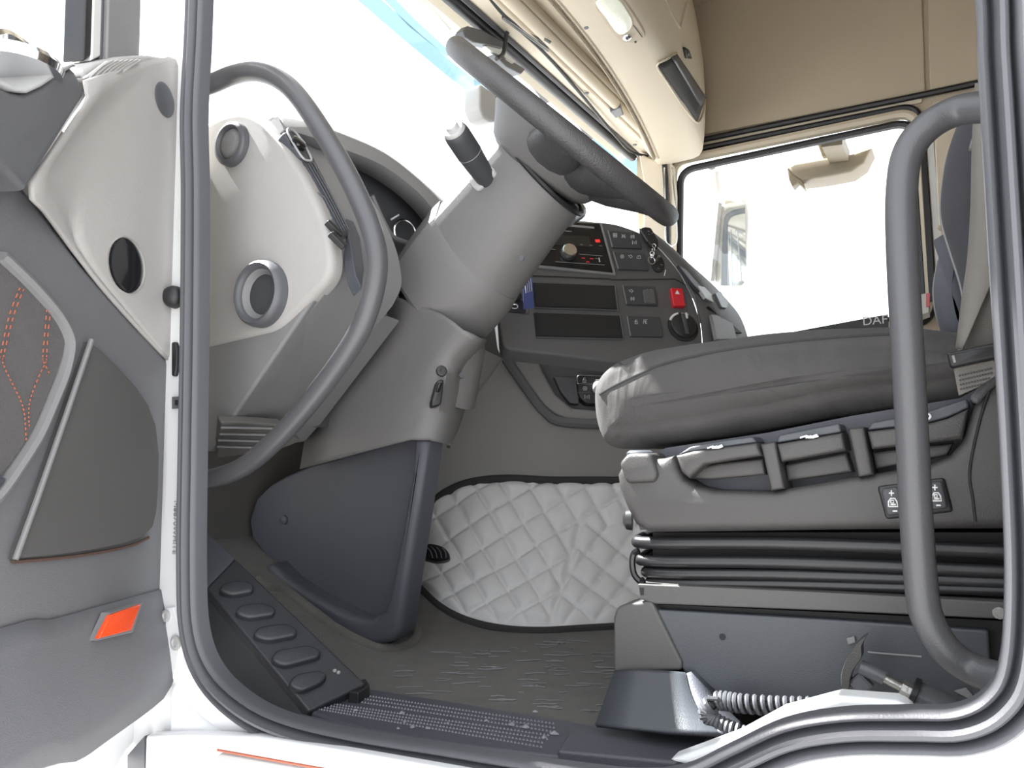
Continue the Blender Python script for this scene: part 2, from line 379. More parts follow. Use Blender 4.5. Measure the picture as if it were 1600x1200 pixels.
# ---- far front pillar and the windscreen
pl_a = UL([(997, 238), (1036, 256), (1046, 250), (1050, 300), (1048, 420), (1010, 420), (1004, 360), (1006, 290)], Y=2.66)
t3 = structure('trim_3', slab(pl_a, (0, .07, 0)), M['beige'], bevel=.008, seg=3)
obj('pillar_gasket', tube(crom(UL([(1037, 246), (1041, 300), (1044, 400)], Y=2.65), 3), .010, 8), M['black'], t3)
WS = [V((-1.41, .72, .80)), V((-1.41, 2.74, .80)), V((-1.09, 2.74, 1.56)), V((-1.09, .72, 1.56))]
structure('window_1', slab(WS, (-.005, 0, 0)), M['glass'], smooth=False)
t6 = structure('shade_pillar', join(slab([V((-1.065, .693, -.1)), V((-1.065, .80, -.1)), V((-1.20, .80, -.1)), V((-1.20, .693, -.1))], (0, 0, .95)), slab([V((-1.065, .693, -.1)), V((-1.065, .765, -.1)), V((-1.20, .765, -.1)), V((-1.20, .693, -.1))], (0, 0, 1.68))), M['beige'], bevel=.01)  # unseen near pillar, added and sized to keep sun off the door seal
# ---- header above the windscreen: black gasket, beige blind box, brown tube as a painted shadow band
HX = -1.04
def lat(x, z, ya=.74, yb=2.72, n=2): return [V((x, ya + (yb - ya) * i / (n - 1), z)) for i in range(n)]
t4 = structure('trim_4', slab([V((-1.07, .74, 1.545)), V((-.95, .74, 1.50)), V((-.93, .74, 1.53)), V((-.80, .74, 1.53)), V((-.80, .74, 1.62)), V((-1.09, .74, 1.62))], (0, 1.975, 0)), M['beige'], bevel=.006)
obj('windscreen_gasket', tube(lat(-1.065, 1.530), .018, 10), M['black'], t4)
obj('windscreen_gasket', tube(lat(-1.035, 1.528), .008, 8), M['rubber'], t4)
obj('blind_cord', tube(crom(UL([(760, -10), (792, 28), (850, 82), (910, 150), (960, 210), (985, 236), (1012, 244)], Z=1.505), 5), .005, 6), M['black'], t4)
obj('blind_tube', tube(lat(-.925, 1.515, .74, 2.70), .020, 14), M['beige'], t4)
obj('rail_shadow', tube(lat(-.895, 1.520, .74, 2.70), .011, 10), M['groove_shade'], t4)  # brown colour stands in for a shadow band along the blind
gv = UL([(784, 30), (790, 24), (857, 72), (856, 83)], Z=1.503); g_ = obj('grip_vent', slab(gv, (0, 0, .01)), M['black'], t4)
for t in (.3, .6): obj('slat', tube([gv[0].lerp(gv[1], t) + V((0, 0, -.001)), gv[3].lerp(gv[2], t) + V((0, 0, -.001))], .0022, 5), M['printg'], t4)
obj('pull_tab', slab(UL([(953, 175), (970, 168), (974, 180), (962, 185)], Z=1.492), (0, 0, .016)), M['rubber'], t4, bevel=.002)
obj('pull_tab', slab(UL([(851, 60), (861, 66), (859, 69), (850, 63)], Z=1.494), (0, 0, .010)), M['black'], t4)
for q in ((916, 146), (992, 226)): obj('screw', lathe(U(*q, Z=1.502), (0, 0, -1), [(.008, 0), (.008, .002), (.003, .003)], 12), M['rubber'], t4)
# ================================================================== the open driver's door
DO = V((-0.986, 0.68, 0.0)); DE = V((0.4067, -0.9135, 0)); DN = V((0.9135, 0.4067, 0))
def dp(d=0.0): return (DO + DN * d, DN)
def D3(s, z, d=0.0): return DO + DE * s + DN * d + V((0, 0, z))
def DU(pts, d=0.0): return UL(pts, pl=dp(d))
def sz(px, py, d=0.0):
    p = U(px, py, pl=dp(d)) - DO; return p.dot(DE), p.z
door = thing('cab_door', 'open white cab door with grey trim panel on the left of the picture', 'door', (DO.x + .12, DO.y - .25, -0.1), kind='thing')
# white outer skin
os_ = DU([(279, 96), (276, 480), (266, 960), (262, 1062), (246, 1108), (226, 1142), (200, 1180), (186, 1205), (150, 1260), (40, 1350)], -.045)
sN = 0.62
sk = os_ + [D3(sN, os_[-1].dot(V((0, 0, 1))), -.045), D3(sN, DU([(0, 134)], -.045)[0].z, -.045)] + DU([(0, 134), (128, 118), (215, 100)], -.045)
obj('outer_skin', slab(sk, DN * -.045), M['white'], door, bevel=.012, seg=3)
# dark lower panel (main inner panel)
top = [(270, 566), (240, 533), (200, 492), (160, 446), (128, 408), (100, 370), (75, 335), (45, 297), (20, 272), (0, 254)]
rt = [(258, 1058), (262, 930), (266, 760), (269, 600)]
bot = [(0, 1232), (60, 1208), (100, 1196), (150, 1162), (190, 1134), (225, 1108), (246, 1086)]
tl = DU(top); tl.append(D3(sN, tl[-1].z + .06)); bl = [D3(sN, DU([(0, 1232)])[0].z - .05)] + DU(bot)
pan = tl + bl + DU(rt)
obj('lower_panel', pillow(pan, DN * -.045, .012), M['doorgrey'], door)
# lower sloping skirt of the panel
sk1 = DU([(0, 982), (80, 968), (160, 946), (262, 918)], .001); sk2 = DU([(258, 1056), (240, 1092), (150, 1158), (100, 1190), (0, 1226)], .022)
so = D3(sN, sk1[0].z - .02, .001); so2 = D3(sN, sk2[-1].z - .05, .03)
rowA = crom([so] + sk1, 4); k2 = crom([so2] + sk2[::-1], 4)
nA = len(rowA); rowB = [k2[round(i * (len(k2) - 1) / (nA - 1))] for i in range(nA)]
obj('skirt', grid([[a.lerp(b, t) + DN * (.012 * math.sin(t * math.pi / 2)) for a, b in zip(rowA, rowB)] for t in [i / 6 for i in range(7)]]), M['doorgrey'], door, solid=.004)
# light grey upper panel: flat mating face and rounded shoulder
NZ = 26; rows = []
rightp = [(262, 90), (272, 94), (277, 106), (277, 200), (276, 300), (274, 400), (271, 500), (269, 562)]
leftb = [(133, 126), (138, 150), (112, 190), (80, 240), (45, 297), (75, 337), (128, 408), (200, 492), (264, 560)]
crease = [(240, 92), (212, 128), (182, 160), (155, 205), (132, 270), (121, 330), (120, 372), (160, 440), (262, 556)]
def path_n(px, n, d):
    c = crom(DU(px, d), 8); L = [0]
    for i in range(1, len(c)): L.append(L[-1] + (c[i] - c[i - 1]).length)
    out = []; j = 0
    for k in range(n):
        t = L[-1] * k / (n - 1)
        while j < len(L) - 2 and L[j + 1] < t: j += 1
        q = (t - L[j]) / max(1e-9, L[j + 1] - L[j]); out.append(c[j].lerp(c[j + 1], min(1, max(0, q))))
    return out
pr, pc, plf = path_n(rightp, NZ, .004), path_n(crease, NZ, .004), path_n(leftb, NZ, .030)
plf = [U(*px_of(p), pl=dp(.030 - (0 if i < NZ * .36 else min(.026, .026 * (i - NZ * .36) / (NZ * .16))))) for i, p in enumerate(plf)]
for i in range(NZ):
    a, b, c = pr[i], pc[i], plf[i]
    e = a - DN * .012 + (a - b).normalized() * .004
    rows.append([e, a, a.lerp(b, .5), b.lerp(a, .06), b + (c - b) * .10 + DN * -.002, b.lerp(c, .45) - DN * .006, b.lerp(c, .75) - DN * .004, c])
up = obj('upper_panel', grid(rows), M['lgrey'], door, solid=.006, ang=60)
obj('backing', slab(DU([(275, 100), (274, 560), (200, 490), (60, 310), (140, 140), (215, 100)], -.012), DN * -.03), M['lgrey'], door)
# top ledge with demister grille
tp = [pc[0], pr[0], pr[1]]
led = DU([(133, 126), (128, 112), (150, 98), (190, 88), (232, 85), (262, 90), (240, 100), (215, 122), (200, 138), (160, 140)], .006)
obj('top_ledge', slab(led, DN * -.05), M['lgrey'], door, bevel=.006)
gr = DU([(132, 122), (168, 95), (222, 93), (178, 124)], .013)
obj('demister_grille', slab(gr, DN * -.004), M['mshell'], door, bevel=.001)
for i in range(6):
    t = (i + .7) / 7; a = gr[0].lerp(gr[3], t); b = gr[1].lerp(gr[2], t)
    obj('grille_slat', tube(crom([a + DN * .002, a.lerp(b, .5) + DN * .002 + V((0, 0, .003)), b + DN * .002], 3), .0016, 5), M['lgrey'], door)
# two round duct ports
def duct(px, py, w, h, d, ring):
    c = U(px, py, pl=dp(d)); k = (U(px, py - h / 2, pl=dp(d)) - U(px, py + h / 2, pl=dp(d))).length / 2
    o = obj('duct_port', lathe(c, DN, [(k * .98, .0015), (k * 1.0, .002), (k * .98, -.012), (k * .75, -.030), (k * .2, -.034)], 32), M['mgrey'], door)
    obj('port_bowl', lathe(c + DN * .0024, DN, [(k * .985, .0), (k * .93, .0008), (k * .80, .0010), (k * .4, .0018), (0, .0022)], 32), M['gloss'] if ring else M['rubber'], o)
    return o
duct(255, 156, 26, 53, .005, False); duct(195, 415, 50, 86, .006, True)
for px, py, w, h in ((197, 415, 58, 92),):
    c = U(px, py, pl=dp(.0055)); k = (U(px, py - h / 2, pl=dp(.005)) - U(px, py + h / 2, pl=dp(.005))).length / 2
    obj('port_rim', lathe(c, DN, [(k * 1.0, 0), (k * 1.0, .002), (k * .95, .003), (k * .94, .001)], 36), M['lgrey'], door)
# dark box under the window with the sunlit ledge on it
bx = DU([(136, 150), (130, 128), (116, 104), (90, 116), (60, 136), (38, 146), (18, 142), (0, 132)], .045); bz_ = bx[-1].z; bx += [D3(sN, bz_ + .02, .045), D3(sN, bz_ - .10, .045)] + DU([(0, 255), (45, 297)], .045)
obj('ledge_box', pillow(bx, DN * -.06, .010), M['dark'], door)
lt = DU([(0, 131), (20, 141), (40, 145), (62, 135), (92, 115), (116, 103)], .046); lt.insert(0, D3(sN, lt[0].z + .02, .046))
obj('ledge_top', grid([[p + V((0, 0, .002)) for p in lt], [p - DN * .10 + V((0, 0, .006)) for p in lt]]), M['silver'], door, solid=.004)
c0 = U(30, 105, pl=dp(.02))
obj('handle_cup', lathe(c0, (0, 0, 1), [(.040, -.004), (.042, .004), (.038, .010), (.030, .006), (.012, .002)], 26), M['chrome'], door)
obj('handle_grip', tube(crom([c0 + DE * .045 + V((0, 0, .006)), c0 + DE * .02 + V((0, 0, .024)), c0 - DE * .02 + V((0, 0, .022)), c0 - DE * .05 + V((0, 0, .004))], 5), .007, 8), M['chrome'], door)
obj('mirror_sail', slab(DU([(-40, 40), (0, 54), (23, 66), (22, 80), (0, 88), (-40, 96)], .03), DN * -.03), M['mshell'], door, bevel=.006)
# window post and glass run
for nm, x0, x1, d, m in (('glass_run', 131, 143, -.012, 'black'), ('glass_run', 143, 157, -.010, 'mshell'), ('glass_run', 157, 168, -.012, 'rubber'), ('window_post', 167, 218, -.006, 'mgrey')):
    q = DU([(x0, 96), (x0, -60), (x1, -60), (x1 + 1, 88)], d); q[1] += V((0, 0, .5)); q[2] += V((0, 0, .5))
    obj(nm, slab(q, DN * -.03), M[m], door, bevel=.003)
gq = DU([(140, 96), (140, -60)], -.03); gz = gq[1].z + .5
obj('window_glass', slab([gq[0], D3(sN, gq[0].z, -.03), D3(sN, gz, -.03), V((gq[1].x, gq[1].y, gz))], DN * -.004), M['glass'], door, smooth=False)
# woven insert with double orange stitching, and its polished rim
ins = [(0, 404), (20, 422), (42, 444), (66, 470), (84, 492), (97, 515), (101, 538), (92, 570), (76, 612), (56, 660), (30, 704), (0, 745)]
ic = crom(DU(ins, .004), 4)
obj('fabric_insert', slab(ic + [D3(.42, ic[-1].z - .06, .004), D3(.42, ic[0].z + .06, .004)], DN * -.01), M['insert'], door)
rim = [(0, 400), (42, 440), (84, 487), (103, 520), (107, 545), (98, 585), (80, 630), (58, 680), (28, 728), (0, 768), (-30, 800)]
obj('insert_rim', sweep(crom(DU(rim, .004), 5), [(-.007, -.004), (-.005, .006), (.0, .009), (.005, .006), (.007, -.004)], DN), M['mgrey'], door)
st = []
for ln in ([(37, 452), (24, 485), (14, 520), (6, 555), (4, 565), (12, 585), (22, 605), (32, 625), (38, 645), (40, 668), (41, 690)],
           [(31, 450), (17, 485), (8, 520), (0, 556), (-8, 566)],
           [(79, 486), (75, 520), (73, 555), (72, 565), (62, 585), (52, 610), (46, 630), (45, 650), (46, 668)],
           [(73, 484), (70, 520), (67, 555), (68, 565), (78, 585)]):
    c = crom(DU(ln, .0052), 12)
    acc = 0
    for i in range(0, len(c) - 1, 4):
        if i + 2 < len(c): st.append(tube([c[i], c[i + 2]], .0008, 5))
obj('stitching', join(*st), M['thread'], door, kind='stuff')
obj('pull_pocket', pillow(DU([(-20, 742), (0, 742), (12, 748), (4, 760), (-20, 790)], .010), DN * -.012, .003), M['navy'], door)
# perforated speaker cover with a polished left edge
spk = [(143, 534), (160, 548), (186, 573), (214, 604), (233, 632), (245, 664), (250, 710), (249, 760), (246, 800), (240, 824), (226, 838), (200, 848), (160, 857), (100, 866), (60, 870), (25, 873), (60, 776), (100, 660)]
M['mesh'] = mat('speaker_mesh', (0.105, 0.102, 0.100), 0.8, 1.0, 1500, 0.05, 6)
obj('speaker_cover', pillow(DU(spk, .010), DN * -.014, .004), M['mesh'], door)
obj('cover_edge', tube(DU([(24, 874), (60, 774), (100, 658), (143, 531)], .011), .0032, 8), M['mgrey'], door)
obj('cover_groove', tube(crom(DU([(20, 878), (100, 871), (160, 862), (205, 852), (232, 840)], .004), 4), .0022, 6), M['brown'], door)
# orange safety reflector in a shallow frame
rf = DU([(174, 961), (221, 944), (206, 985), (155, 998)], .026)
ro = obj('reflector_frame', slab(DU([(172, 957), (224, 941), (208, 988), (152, 1001)], .022), DN * -.012), M['mgrey'], door, bevel=.001)
obj('reflector', pillow(rf, DN * -.006, .002), M['orange'], ro, label='orange red reflector')
# hinge, check strap, bump stop on the hinge side
hb = UL([(258, 950), (270, 948), (276, 968), (283, 1000), (276, 1040), (270, 1064), (257, 1062)], Y=0.664)
hg = obj('hinge_plate', slab(hb, (0, .006, 0)), M['white'], door, bevel=.002)
for q, r in (((261, 962), .008), ((276, 1004), .010), ((259, 1052), .008)):
    obj('hinge_screw', lathe(U(*q, Y=.664), (0, -1, 0), [(r, 0), (r, .003), (r * .6, .004), (r * .5, .002), (.001, .002)], 16), M['silver'], hg)
obj('bump_stop', lathe(U(272, 464, Y=.662), (.4, -1, 0), [(.016, -.01), (.016, .003), (.013, .010), (.007, .014), (0, .015)], 18), M['black'], door)
obj('bump_stop', pillow(roundpoly(UL([(267, 534), (273, 534), (276, 548), (275, 576), (272, 588), (267, 588)], Y=.662), .004), (0, .008, 0), .003), M['black'], door)
obj('check_strap', slab(UL([(268, 620), (283, 619), (283, 638), (268, 639)], Y=.662), (0, .006, 0)), M['steel'], door, bevel=.001)
obj('check_strap_pin', slab(UL([(273, 625), (282, 625), (282, 633), (273, 633)], Y=.660), (0, .004, 0)), M['black'], door)
c = U(284, 350, Y=.667); obj('plug', lathe(c, (0, -1, 0), [(.012, 0), (.012, .0015), (.010, .002), (.004, .0022), (.004, .003), (0, .003)], 18), M['white'], wl)
p = U(273.5, 824, Y=.666); text('colour_code', 'M8870WHITE', p, (0, 0, -1), (1, 0, 0), .0125, M['printg'], wl)
p = U(280.5, 830, Y=.666); text('bar_code_line', '10006  ||| |||', p, (0, 0, -1), (1, 0, 0), .0105, M['printg'], wl)
# ================================================================== dashboard
dash = thing('dashboard', 'dark grey dashboard with pale grey end cap and angled centre console', 'dashboard', (-1.1, 1.5, 0.35))
CAPO = [(296, 205), (327, 188), (350, 177), (376, 172), (400, 179), (420, 194), (450, 235), (480, 285), (505, 340), (515, 380), (517, 415), (508, 440), (488, 462), (462, 489), (432, 514), (400, 524), (327, 541), (296, 548)]
capc = crom(UL(CAPO[:-1], Y=.79), 4) + UL(CAPO[-1:], Y=.79)
obj('end_cap', pillow(capc, (0, .024, 0), .012, 4), M['lgrey'], dash, ang=70)
# body behind the cap
prof = [V((p.x, 0, p.z)) for p in crom(UL([(418, 186), (455, 238), (486, 288), (510, 342), (520, 385), (521, 418), (506, 452)], Y=.80), 4)]
prof += [V((-1.03, 0, .42)), V((-1.36, 0, .42)), V((-1.36, 0, .80)), V((-1.10, 0, .90))]
dbody = obj('body', loft([[p + V((0, y, 0)) for p in prof] for y in (.808, .955)], True, True), M['mgrey'], dash, ang=50)
obj('upper_core', slab([V((-1.36, .95, .42)), V((-1.04, .95, .42)), V((-1.0, .95, .60)), V((-1.0, .95, .84)), V((-1.36, .95, .80))], (0, .36, 0)), M['darker'], dash)
obj('far_body', slab([V((-1.36, 1.30, .40)), V((-1.06, 1.30, .40)), V((-1.00, 1.30, .78)), V((-1.10, 1.30, .86)), V((-1.36, 1.30, .80))], (0, 1.36, 0)), M['console'], dash, bevel=.02, seg=3)
# round outlets on the cap
def ax_r(px, py, h, Y): return (U(px, py - h / 2, Y=Y) - U(px, py + h / 2, Y=Y)).length / 2
c = U(364, 226, Y=.787); k = ax_r(364, 226, 67, .787)
v1 = obj('round_vent', lathe(c, (0, -1, 0), [(k, -.004), (k, .006), (k * .93, .010), (k * .80, .011), (k * .72, .006), (k * .68, .004)], 36), M['rubber'], dash, ang=50)
obj('vent_dome', lathe(c, (0, -1, 0), [(k * .70, .003), (k * .62, .007), (k * .4, .010), (0, .011)], 32), M['mgrey'], v1)
c = U(411, 460, Y=.787); k = ax_r(411, 460, 104, .787)
v2 = obj('round_vent', lathe(c, (0, -1, 0), [(k, -.003), (k, .006), (k * .96, .014), (k * .88, .018), (k * .79, .016), (k * .74, .009), (k * .71, .0)], 40, end=False), M['rubber'], dash, ang=50)
obj('vent_liner', lathe(c, (0, -1, 0), [(k * .735, .008), (k * .66, .005), (k * .64, .002), (k * .60, -.001)], 36, end=False), M['mgrey'], v2)
obj('throat_shade', lathe(c, (0, -1, 0), [(k * .70, -.004), (k * .66, -.002), (k * .4, -.0015), (0, -.0015)], 36), M['darker'], v2)  # flat dark disc, the shade of a deep duct put into its colour
# driver's side face: light switch, slatted air vent, switch bank
a_, b_ = U(450, 235, Y=.80), U(505, 340, Y=.80); tg = (b_ - a_).normalized(); fN = V((-tg.z, 0, tg.x)); fN = fN if fN.x > 0 else -fN
FP = (U(478, 285, Y=.80), fN); FPo = off(FP, .012)
bs = caster(dbody)
obj('vent_bezel', patch([(470, 252), (487, 250), (546, 366), (532, 376)], 3, 10, .003, bs), M['navy'], dash, solid=.003)
for i in range(4):
    d = i * 3.6; obj('vent_slat', tube(trace([(475 + d, 262 - d * .3), (503 + d, 312 - d * .3), (531 + d * .8, 364 - d * .3)], bs, .006), .0012, 6), M['rubber'], dash)
ls = obj('light_switch', slab(UL([(443, 206), (456, 202), (472, 218), (487, 246), (484, 252), (470, 244)], pl=FPo), fN * -.02), M['navy'], dash, bevel=.004)
obj('switch_rim', tube(crom(UL([(449, 206), (457, 203), (470, 217), (486, 246), (483, 251), (471, 244)], pl=off(FP, .014)), 4, True), .0018, 6, True), M['silver'], ls)
obj('switch_knob', lathe(U(463, 228, pl=off(FP, .010)), fN, [(.013, 0), (.012, .010), (.009, .012), (0, .012)], 20), M['gloss'], ls)
obj('switch_bank', slab(UL([(534, 326), (548, 331), (564, 372), (570, 420), (566, 452), (556, 430), (546, 372)], pl=off(FP, .004)), fN * -.02), M['navy'], dash, bevel=.003)
for q in ([(512, 344), (516, 342), (538, 364), (536, 368)], [(517, 362), (522, 360), (543, 380), (540, 385)]):
    obj('vent_lever', slab(UL(q, pl=off(FP, .012)), fN * -.01), M['black'], dash, bevel=.002)
# hood over the instruments
def hood(px, X, k=5): return crom(UL(px, X=X), k)
h0 = hood([(426, 184), (470, 190), (524, 204), (600, 238), (655, 280), (695, 316), (740, 360)], -.93)
h1 = hood([(444, 203), (480, 212), (534, 232), (596, 258), (650, 298), (684, 338), (715, 385)], -.895)
h2 = [p + V((-.03, 0, -.012)) for p in h1]; hb_ = [p + V((-.3, 0, -.05)) for p in h0]; hm = [a.lerp(b, .5) + V((.0, 0, .010)) for a, b in zip(h0, h1)]
obj('instrument_hood', grid([hb_, h0, hm, h1, h2]), M['mgrey'], dash, solid=.004, ang=80)
obj('hood_end', slab([hb_[0], h0[0], hm[0], h1[0], h1[0] + V((-.2, 0, -.06)), hb_[0] + V((0, 0, -.1))], (0, .012, 0)), M['mgrey'], dash)
cl = obj('instrument_panel', slab(UL([(546, 238), (600, 262), (655, 302), (684, 340), (680, 420), (640, 440), (596, 420), (566, 330)], X=-.955), (-.02, 0, 0)), M['darker'], dash)
obj('panel_bezel', tube(crom(UL([(580, 306), (600, 350), (616, 372), (650, 384)], X=-.935), 5), .006, 8), M['mgrey'], cl)
obj('gauge_ring', tube([U(633, 364, X=-.94) + V((.006 * math.cos(t), .026 * math.cos(t), .026 * math.sin(t))) for t in [2 * math.pi * i / 28 for i in range(28)]], .0022, 6, True), M['chrome'], cl)
obj('gauge_needle', tube(UL([(611, 343), (623, 336)], X=-.945), .0018, 6), M['print'], cl)
obj('side_switch', slab(UL([(604, 412), (616, 416), (626, 448), (623, 466), (606, 458)], X=-.88), (-.02, 0, 0)), M['navy'], dash, bevel=.003)
obj('cluster_side', slab(UL([(592, 398), (612, 404), (630, 462), (629, 492), (622, 508), (590, 492), (570, 480), (576, 440)], X=-.895), (-.06, 0, 0)), M['mgrey'], dash, bevel=.004)
obj('side_switch_rim', tube(UL([(606, 438), (612, 440), (622, 464)], X=-.878), .0012, 5), M['printg'], dash)
# lower trim under the cap, running to the column
A = UL([(499, 454), (345, 680), (327, 706)], Y=.797); B = UL([(628, 500), (505, 660), (478, 690)], Y=1.03)
A += [V((-1.20, .797, .37)), V((-1.20, .797, .62))]; B += [V((-1.20, 1.03, .39)), V((-1.20, 1.03, .62))]
obj('lower_trim', loft([A, B], True, True), M['mgrey'], dash, bevel=.006, seg=3)
ln = UL([(345, 660), (380, 660), (440, 664), (470, 690), (430, 706), (340, 716)], pl=(A[1] + V((0, 0, -.012)), V((.6, -.2, -.75))))
rp = obj('ribbed_insert', slab(ln, (-.01, 0, .012)), M['kick'], dash, bevel=.003)
for i in range(4):
    y = 668 + i * 10; obj('rib', tube(UL([(345 - i * 2, y), (448 - i * 6, y + 2)], pl=(A[1] + V((.002, 0, -.015)), V((.6, -.2, -.75)))), .002, 5), M['mgrey'], dash)
obj('kick_wall', slab(UL([(280, 690), (500, 680), (560, 720), (430, 800), (405, 850), (330, 880), (280, 880)], X=-1.33), (-.02, 0, 0)), M['kick'], dash)
# ---- centre console, turned towards the driver
nC = (V((0.68, -0.73, 0)) * math.cos(rad(20)) + V((0, 0, math.sin(rad(20))))).normalized()
PC = (U(900, 480, Y=1.5), nC)
CO = [(786, 545), (776, 470), (800, 380), (850, 342), (905, 343), (962, 349), (1000, 362), (1030, 386), (1060, 421), (1082, 462), (1096, 505), (1100, 560), (960, 566), (880, 556)]
con = obj('console_face', pillow(roundpoly(UL(CO, pl=PC), .02), nC * -.05, .006), M['console'], dash)
def cslab(name, px, m, lift=.003, t=.008, parent=None, r=.0, bev=.0015, **k):
    q = UL(px, pl=off(PC, lift)); q = roundpoly(q, r) if r else q
    return obj(name, slab(q, nC * -t), m, parent or con, bevel=bev, **k)
ew = lambda px, lift=.004, w=.0016, m='dark', name='edge_line', p=None: obj(name, tube(UL(px, pl=off(PC, lift)), w, 6), M[m], p or con)
# passenger wing of the dashboard with vents and a cup-shaped lever
e1 = UL([(1000, 362), (1030, 386), (1060, 421), (1082, 462), (1096, 505), (1100, 560)], pl=PC); e2 = UL([(1006, 363), (1044, 391), (1096, 430), (1134, 468), (1158, 500), (1172, 545)], Y=2.05)
obj('passenger_wing', grid([crom(e1, 4), crom([a.lerp(b, .3) + V((.015, 0, .006)) for a, b in zip(e1, e2)], 4), crom(e2, 4), crom([p + V((-.1, .5, -.03)) for p in e2], 4)]), M['console'], dash, solid=.004, ang=60)
WP = (e1[3].lerp(e2[3], .5) + V((.012, 0, .012)), (e2[3] - e1[3]).cross(e1[4] - e1[2]).normalized()); WP = (WP[0], WP[1] if WP[1].dot(CAM - WP[0]) > 0 else -WP[1])
def wslab(name, px, m, t=.008, lift=.0, **k): return obj(name, slab(UL(px, pl=off(WP, lift)), WP[1] * -t), m, con, bevel=.0015, **k)
wslab('wing_slot', [(1060, 414), (1072, 421), (1098, 450), (1094, 456), (1080, 440)], M['navy'])
wslab('wing_switch', [(1090, 446), (1101, 448), (1122, 470), (1118, 474), (1103, 466)], M['silver'], lift=.003)
wslab('wing_vent', [(1107, 478), (1114, 480), (1160, 520), (1150, 520)], M['hole'], lift=.001)
wslab('wing_flap', [(1112, 491), (1120, 492), (1145, 505), (1152, 530), (1120, 530)], M['mgrey'], lift=.003)
wslab('wing_knob', [(1118, 458), (1126, 455), (1138, 474), (1136, 481), (1128, 480)], M['rubber'], lift=.010, t=.02)
ew([(1040, 394), (1062, 420), (1086, 464), (1094, 505)], .001, .002, 'console')
ew([(955, 437), (1055, 436), (1072, 446)], .002, .0012, 'hole'); ew([(815, 430), (955, 436)], .002, .0012, 'hole')
# car stereo
rd = cslab('stereo', [(840, 344), (937, 349), (959, 426), (832, 412)], M['gloss'], .004, .03, bev=.002)
cslab('stereo_frame', [(938, 349), (941, 349), (963, 428), (959, 427)], M['mgrey'], .006, .01, rd); cslab('stereo_frame', [(828, 412), (959, 426), (962, 430), (826, 417)], M['mgrey'], .005, .01, rd)
cslab('disc_slot', [(880, 350), (928, 354), (929, 357), (881, 353)], M['printg'], .0055, .003, rd, bev=0)
cslab('display', [(862, 366), (920, 369), (924, 386), (856, 382)], M['screen'], .0055, .003, rd, bev=0)
cslab('stereo_led', [(930, 374), (937, 374), (938, 378), (931, 378)], M['led'], .0058, .003, rd, bev=0)
kc = U(888, 396, pl=off(PC, .004)); obj('volume_knob', lathe(kc, nC, [(.0175, 0), (.0170, .014), (.0155, .017), (0, .0165)], 32), M['alu'], rd)
obj('knob_ring', lathe(kc, nC, [(.0205, 0), (.0205, .003), (.0175, .004)], 28), M['black'], rd)
for a, b in (((905, 397), (941, 400)), ((868, 409), (945, 414)), ((850, 388), (868, 390))): obj('trim_line', tube(UL([a, b], pl=off(PC, .0055)), .0007, 5), M['printg'], rd)
for q in ((906, 382), (921, 383), (936, 384), (909, 403), (916, 409), (922, 404), (930, 404)): obj('stereo_mark', tube(UL([q, (q[0] + 5, q[1] + .5)], pl=off(PC, .0056)), .0007, 5), M['led' if q[1] > 402 and q[0] < 925 else 'printg'], rd)
obj('usb_flap', tube(UL([(936, 403), (937, 409)], pl=off(PC, .0058)), .0012, 5), M['print'], rd)
pu = (U(950, 480, pl=PC) - U(850, 477, pl=PC)).normalized(); pv = nC.cross(pu)
p = U(884, 361, pl=off(PC, .0058)); obj('maker_print', join(*[box(p + pu * (i * .0042), .003, .0026, .0004, (pu, pv, nC)) for i in range(-3, 4)]), M['printg'], rd, smooth=False)
# two storage slots
for px in ([(830, 441), (961, 446), (966, 485), (836, 481)], [(834, 488), (969, 493), (975, 530), (838, 527)]):
    fr = cslab('slot_frame', px, M['black'], .004, .01, bev=.002)
    cx = sum(p[0] for p in px) / 4; cy = sum(p[1] for p in px) / 4
    cslab('slot_opening', [(cx + (p[0] - cx) * .95, cy + (p[1] - cy) * .84) for p in px], M['hole'], .0048, .004, fr, bev=0)
    ew([px[1], px[2]], .005, .0018, 'dark', 'slot_edge', fr); ew([px[3], px[2]], .005, .0014, 'dark', 'slot_edge', fr)
# switch groups
ICO = {'heat': [[(.1, .1), (.9, .1), (.9, .9), (.1, .9), (.1, .1)], [(.35, .1), (.35, .9)], [(.65, .1), (.65, .9)], [(.1, .5), (.9, .5)]],
       'arm': [[(.1, .1), (.3, .5), (.1, .9)], [(.45, .9), (.45, .2), (.8, .8), (.8, .1)], [(.6, .5), (.95, .95)]],
       'lamp': [[(.3, .1), (.1, .5), (.3, .9)], [(.4, .3), (.7, .3), (.7, .7), (.4, .7), (.4, .3)], [(.8, .1), (.95, .5), (.8, .9)]],
       'oval': [[(.1, .5), (.25, .15), (.75, .15), (.9, .5), (.75, .85), (.25, .85), (.1, .5)], [(.3, .4), (.7, .4)], [(.3, .6), (.7, .6)]],
       'arrow': [[(.0, .3), (.4, .3)], [(.1, .6), (.5, .6)], [(.5, .1), (.95, .5), (.5, .9)]],
       'car': [[(.1, .8), (.1, .4), (.4, .1), (.4, .5), (.7, .1), (.9, .4), (.9, .8), (.1, .8)]],
       'lock': [[(.2, .45), (.8, .45), (.8, .95), (.2, .95), (.2, .45)], [(.3, .45), (.3, .15), (.7, .1)], [(.4, .7), (.6, .7)]],
       'pp': [[(.05, .1), (.95, .1)], [(.1, .9), (.1, .35), (.45, .35), (.45, .7)], [(.55, .9), (.55, .35), (.9, .6)], [(.7, .9), (.95, .9)]],
       'bars': [[(.1, .1), (.1, .9)], [(.35, .4), (.65, .4)], [(.9, .1), (.9, .9)], [(.35, .7), (.65, .7)]]}
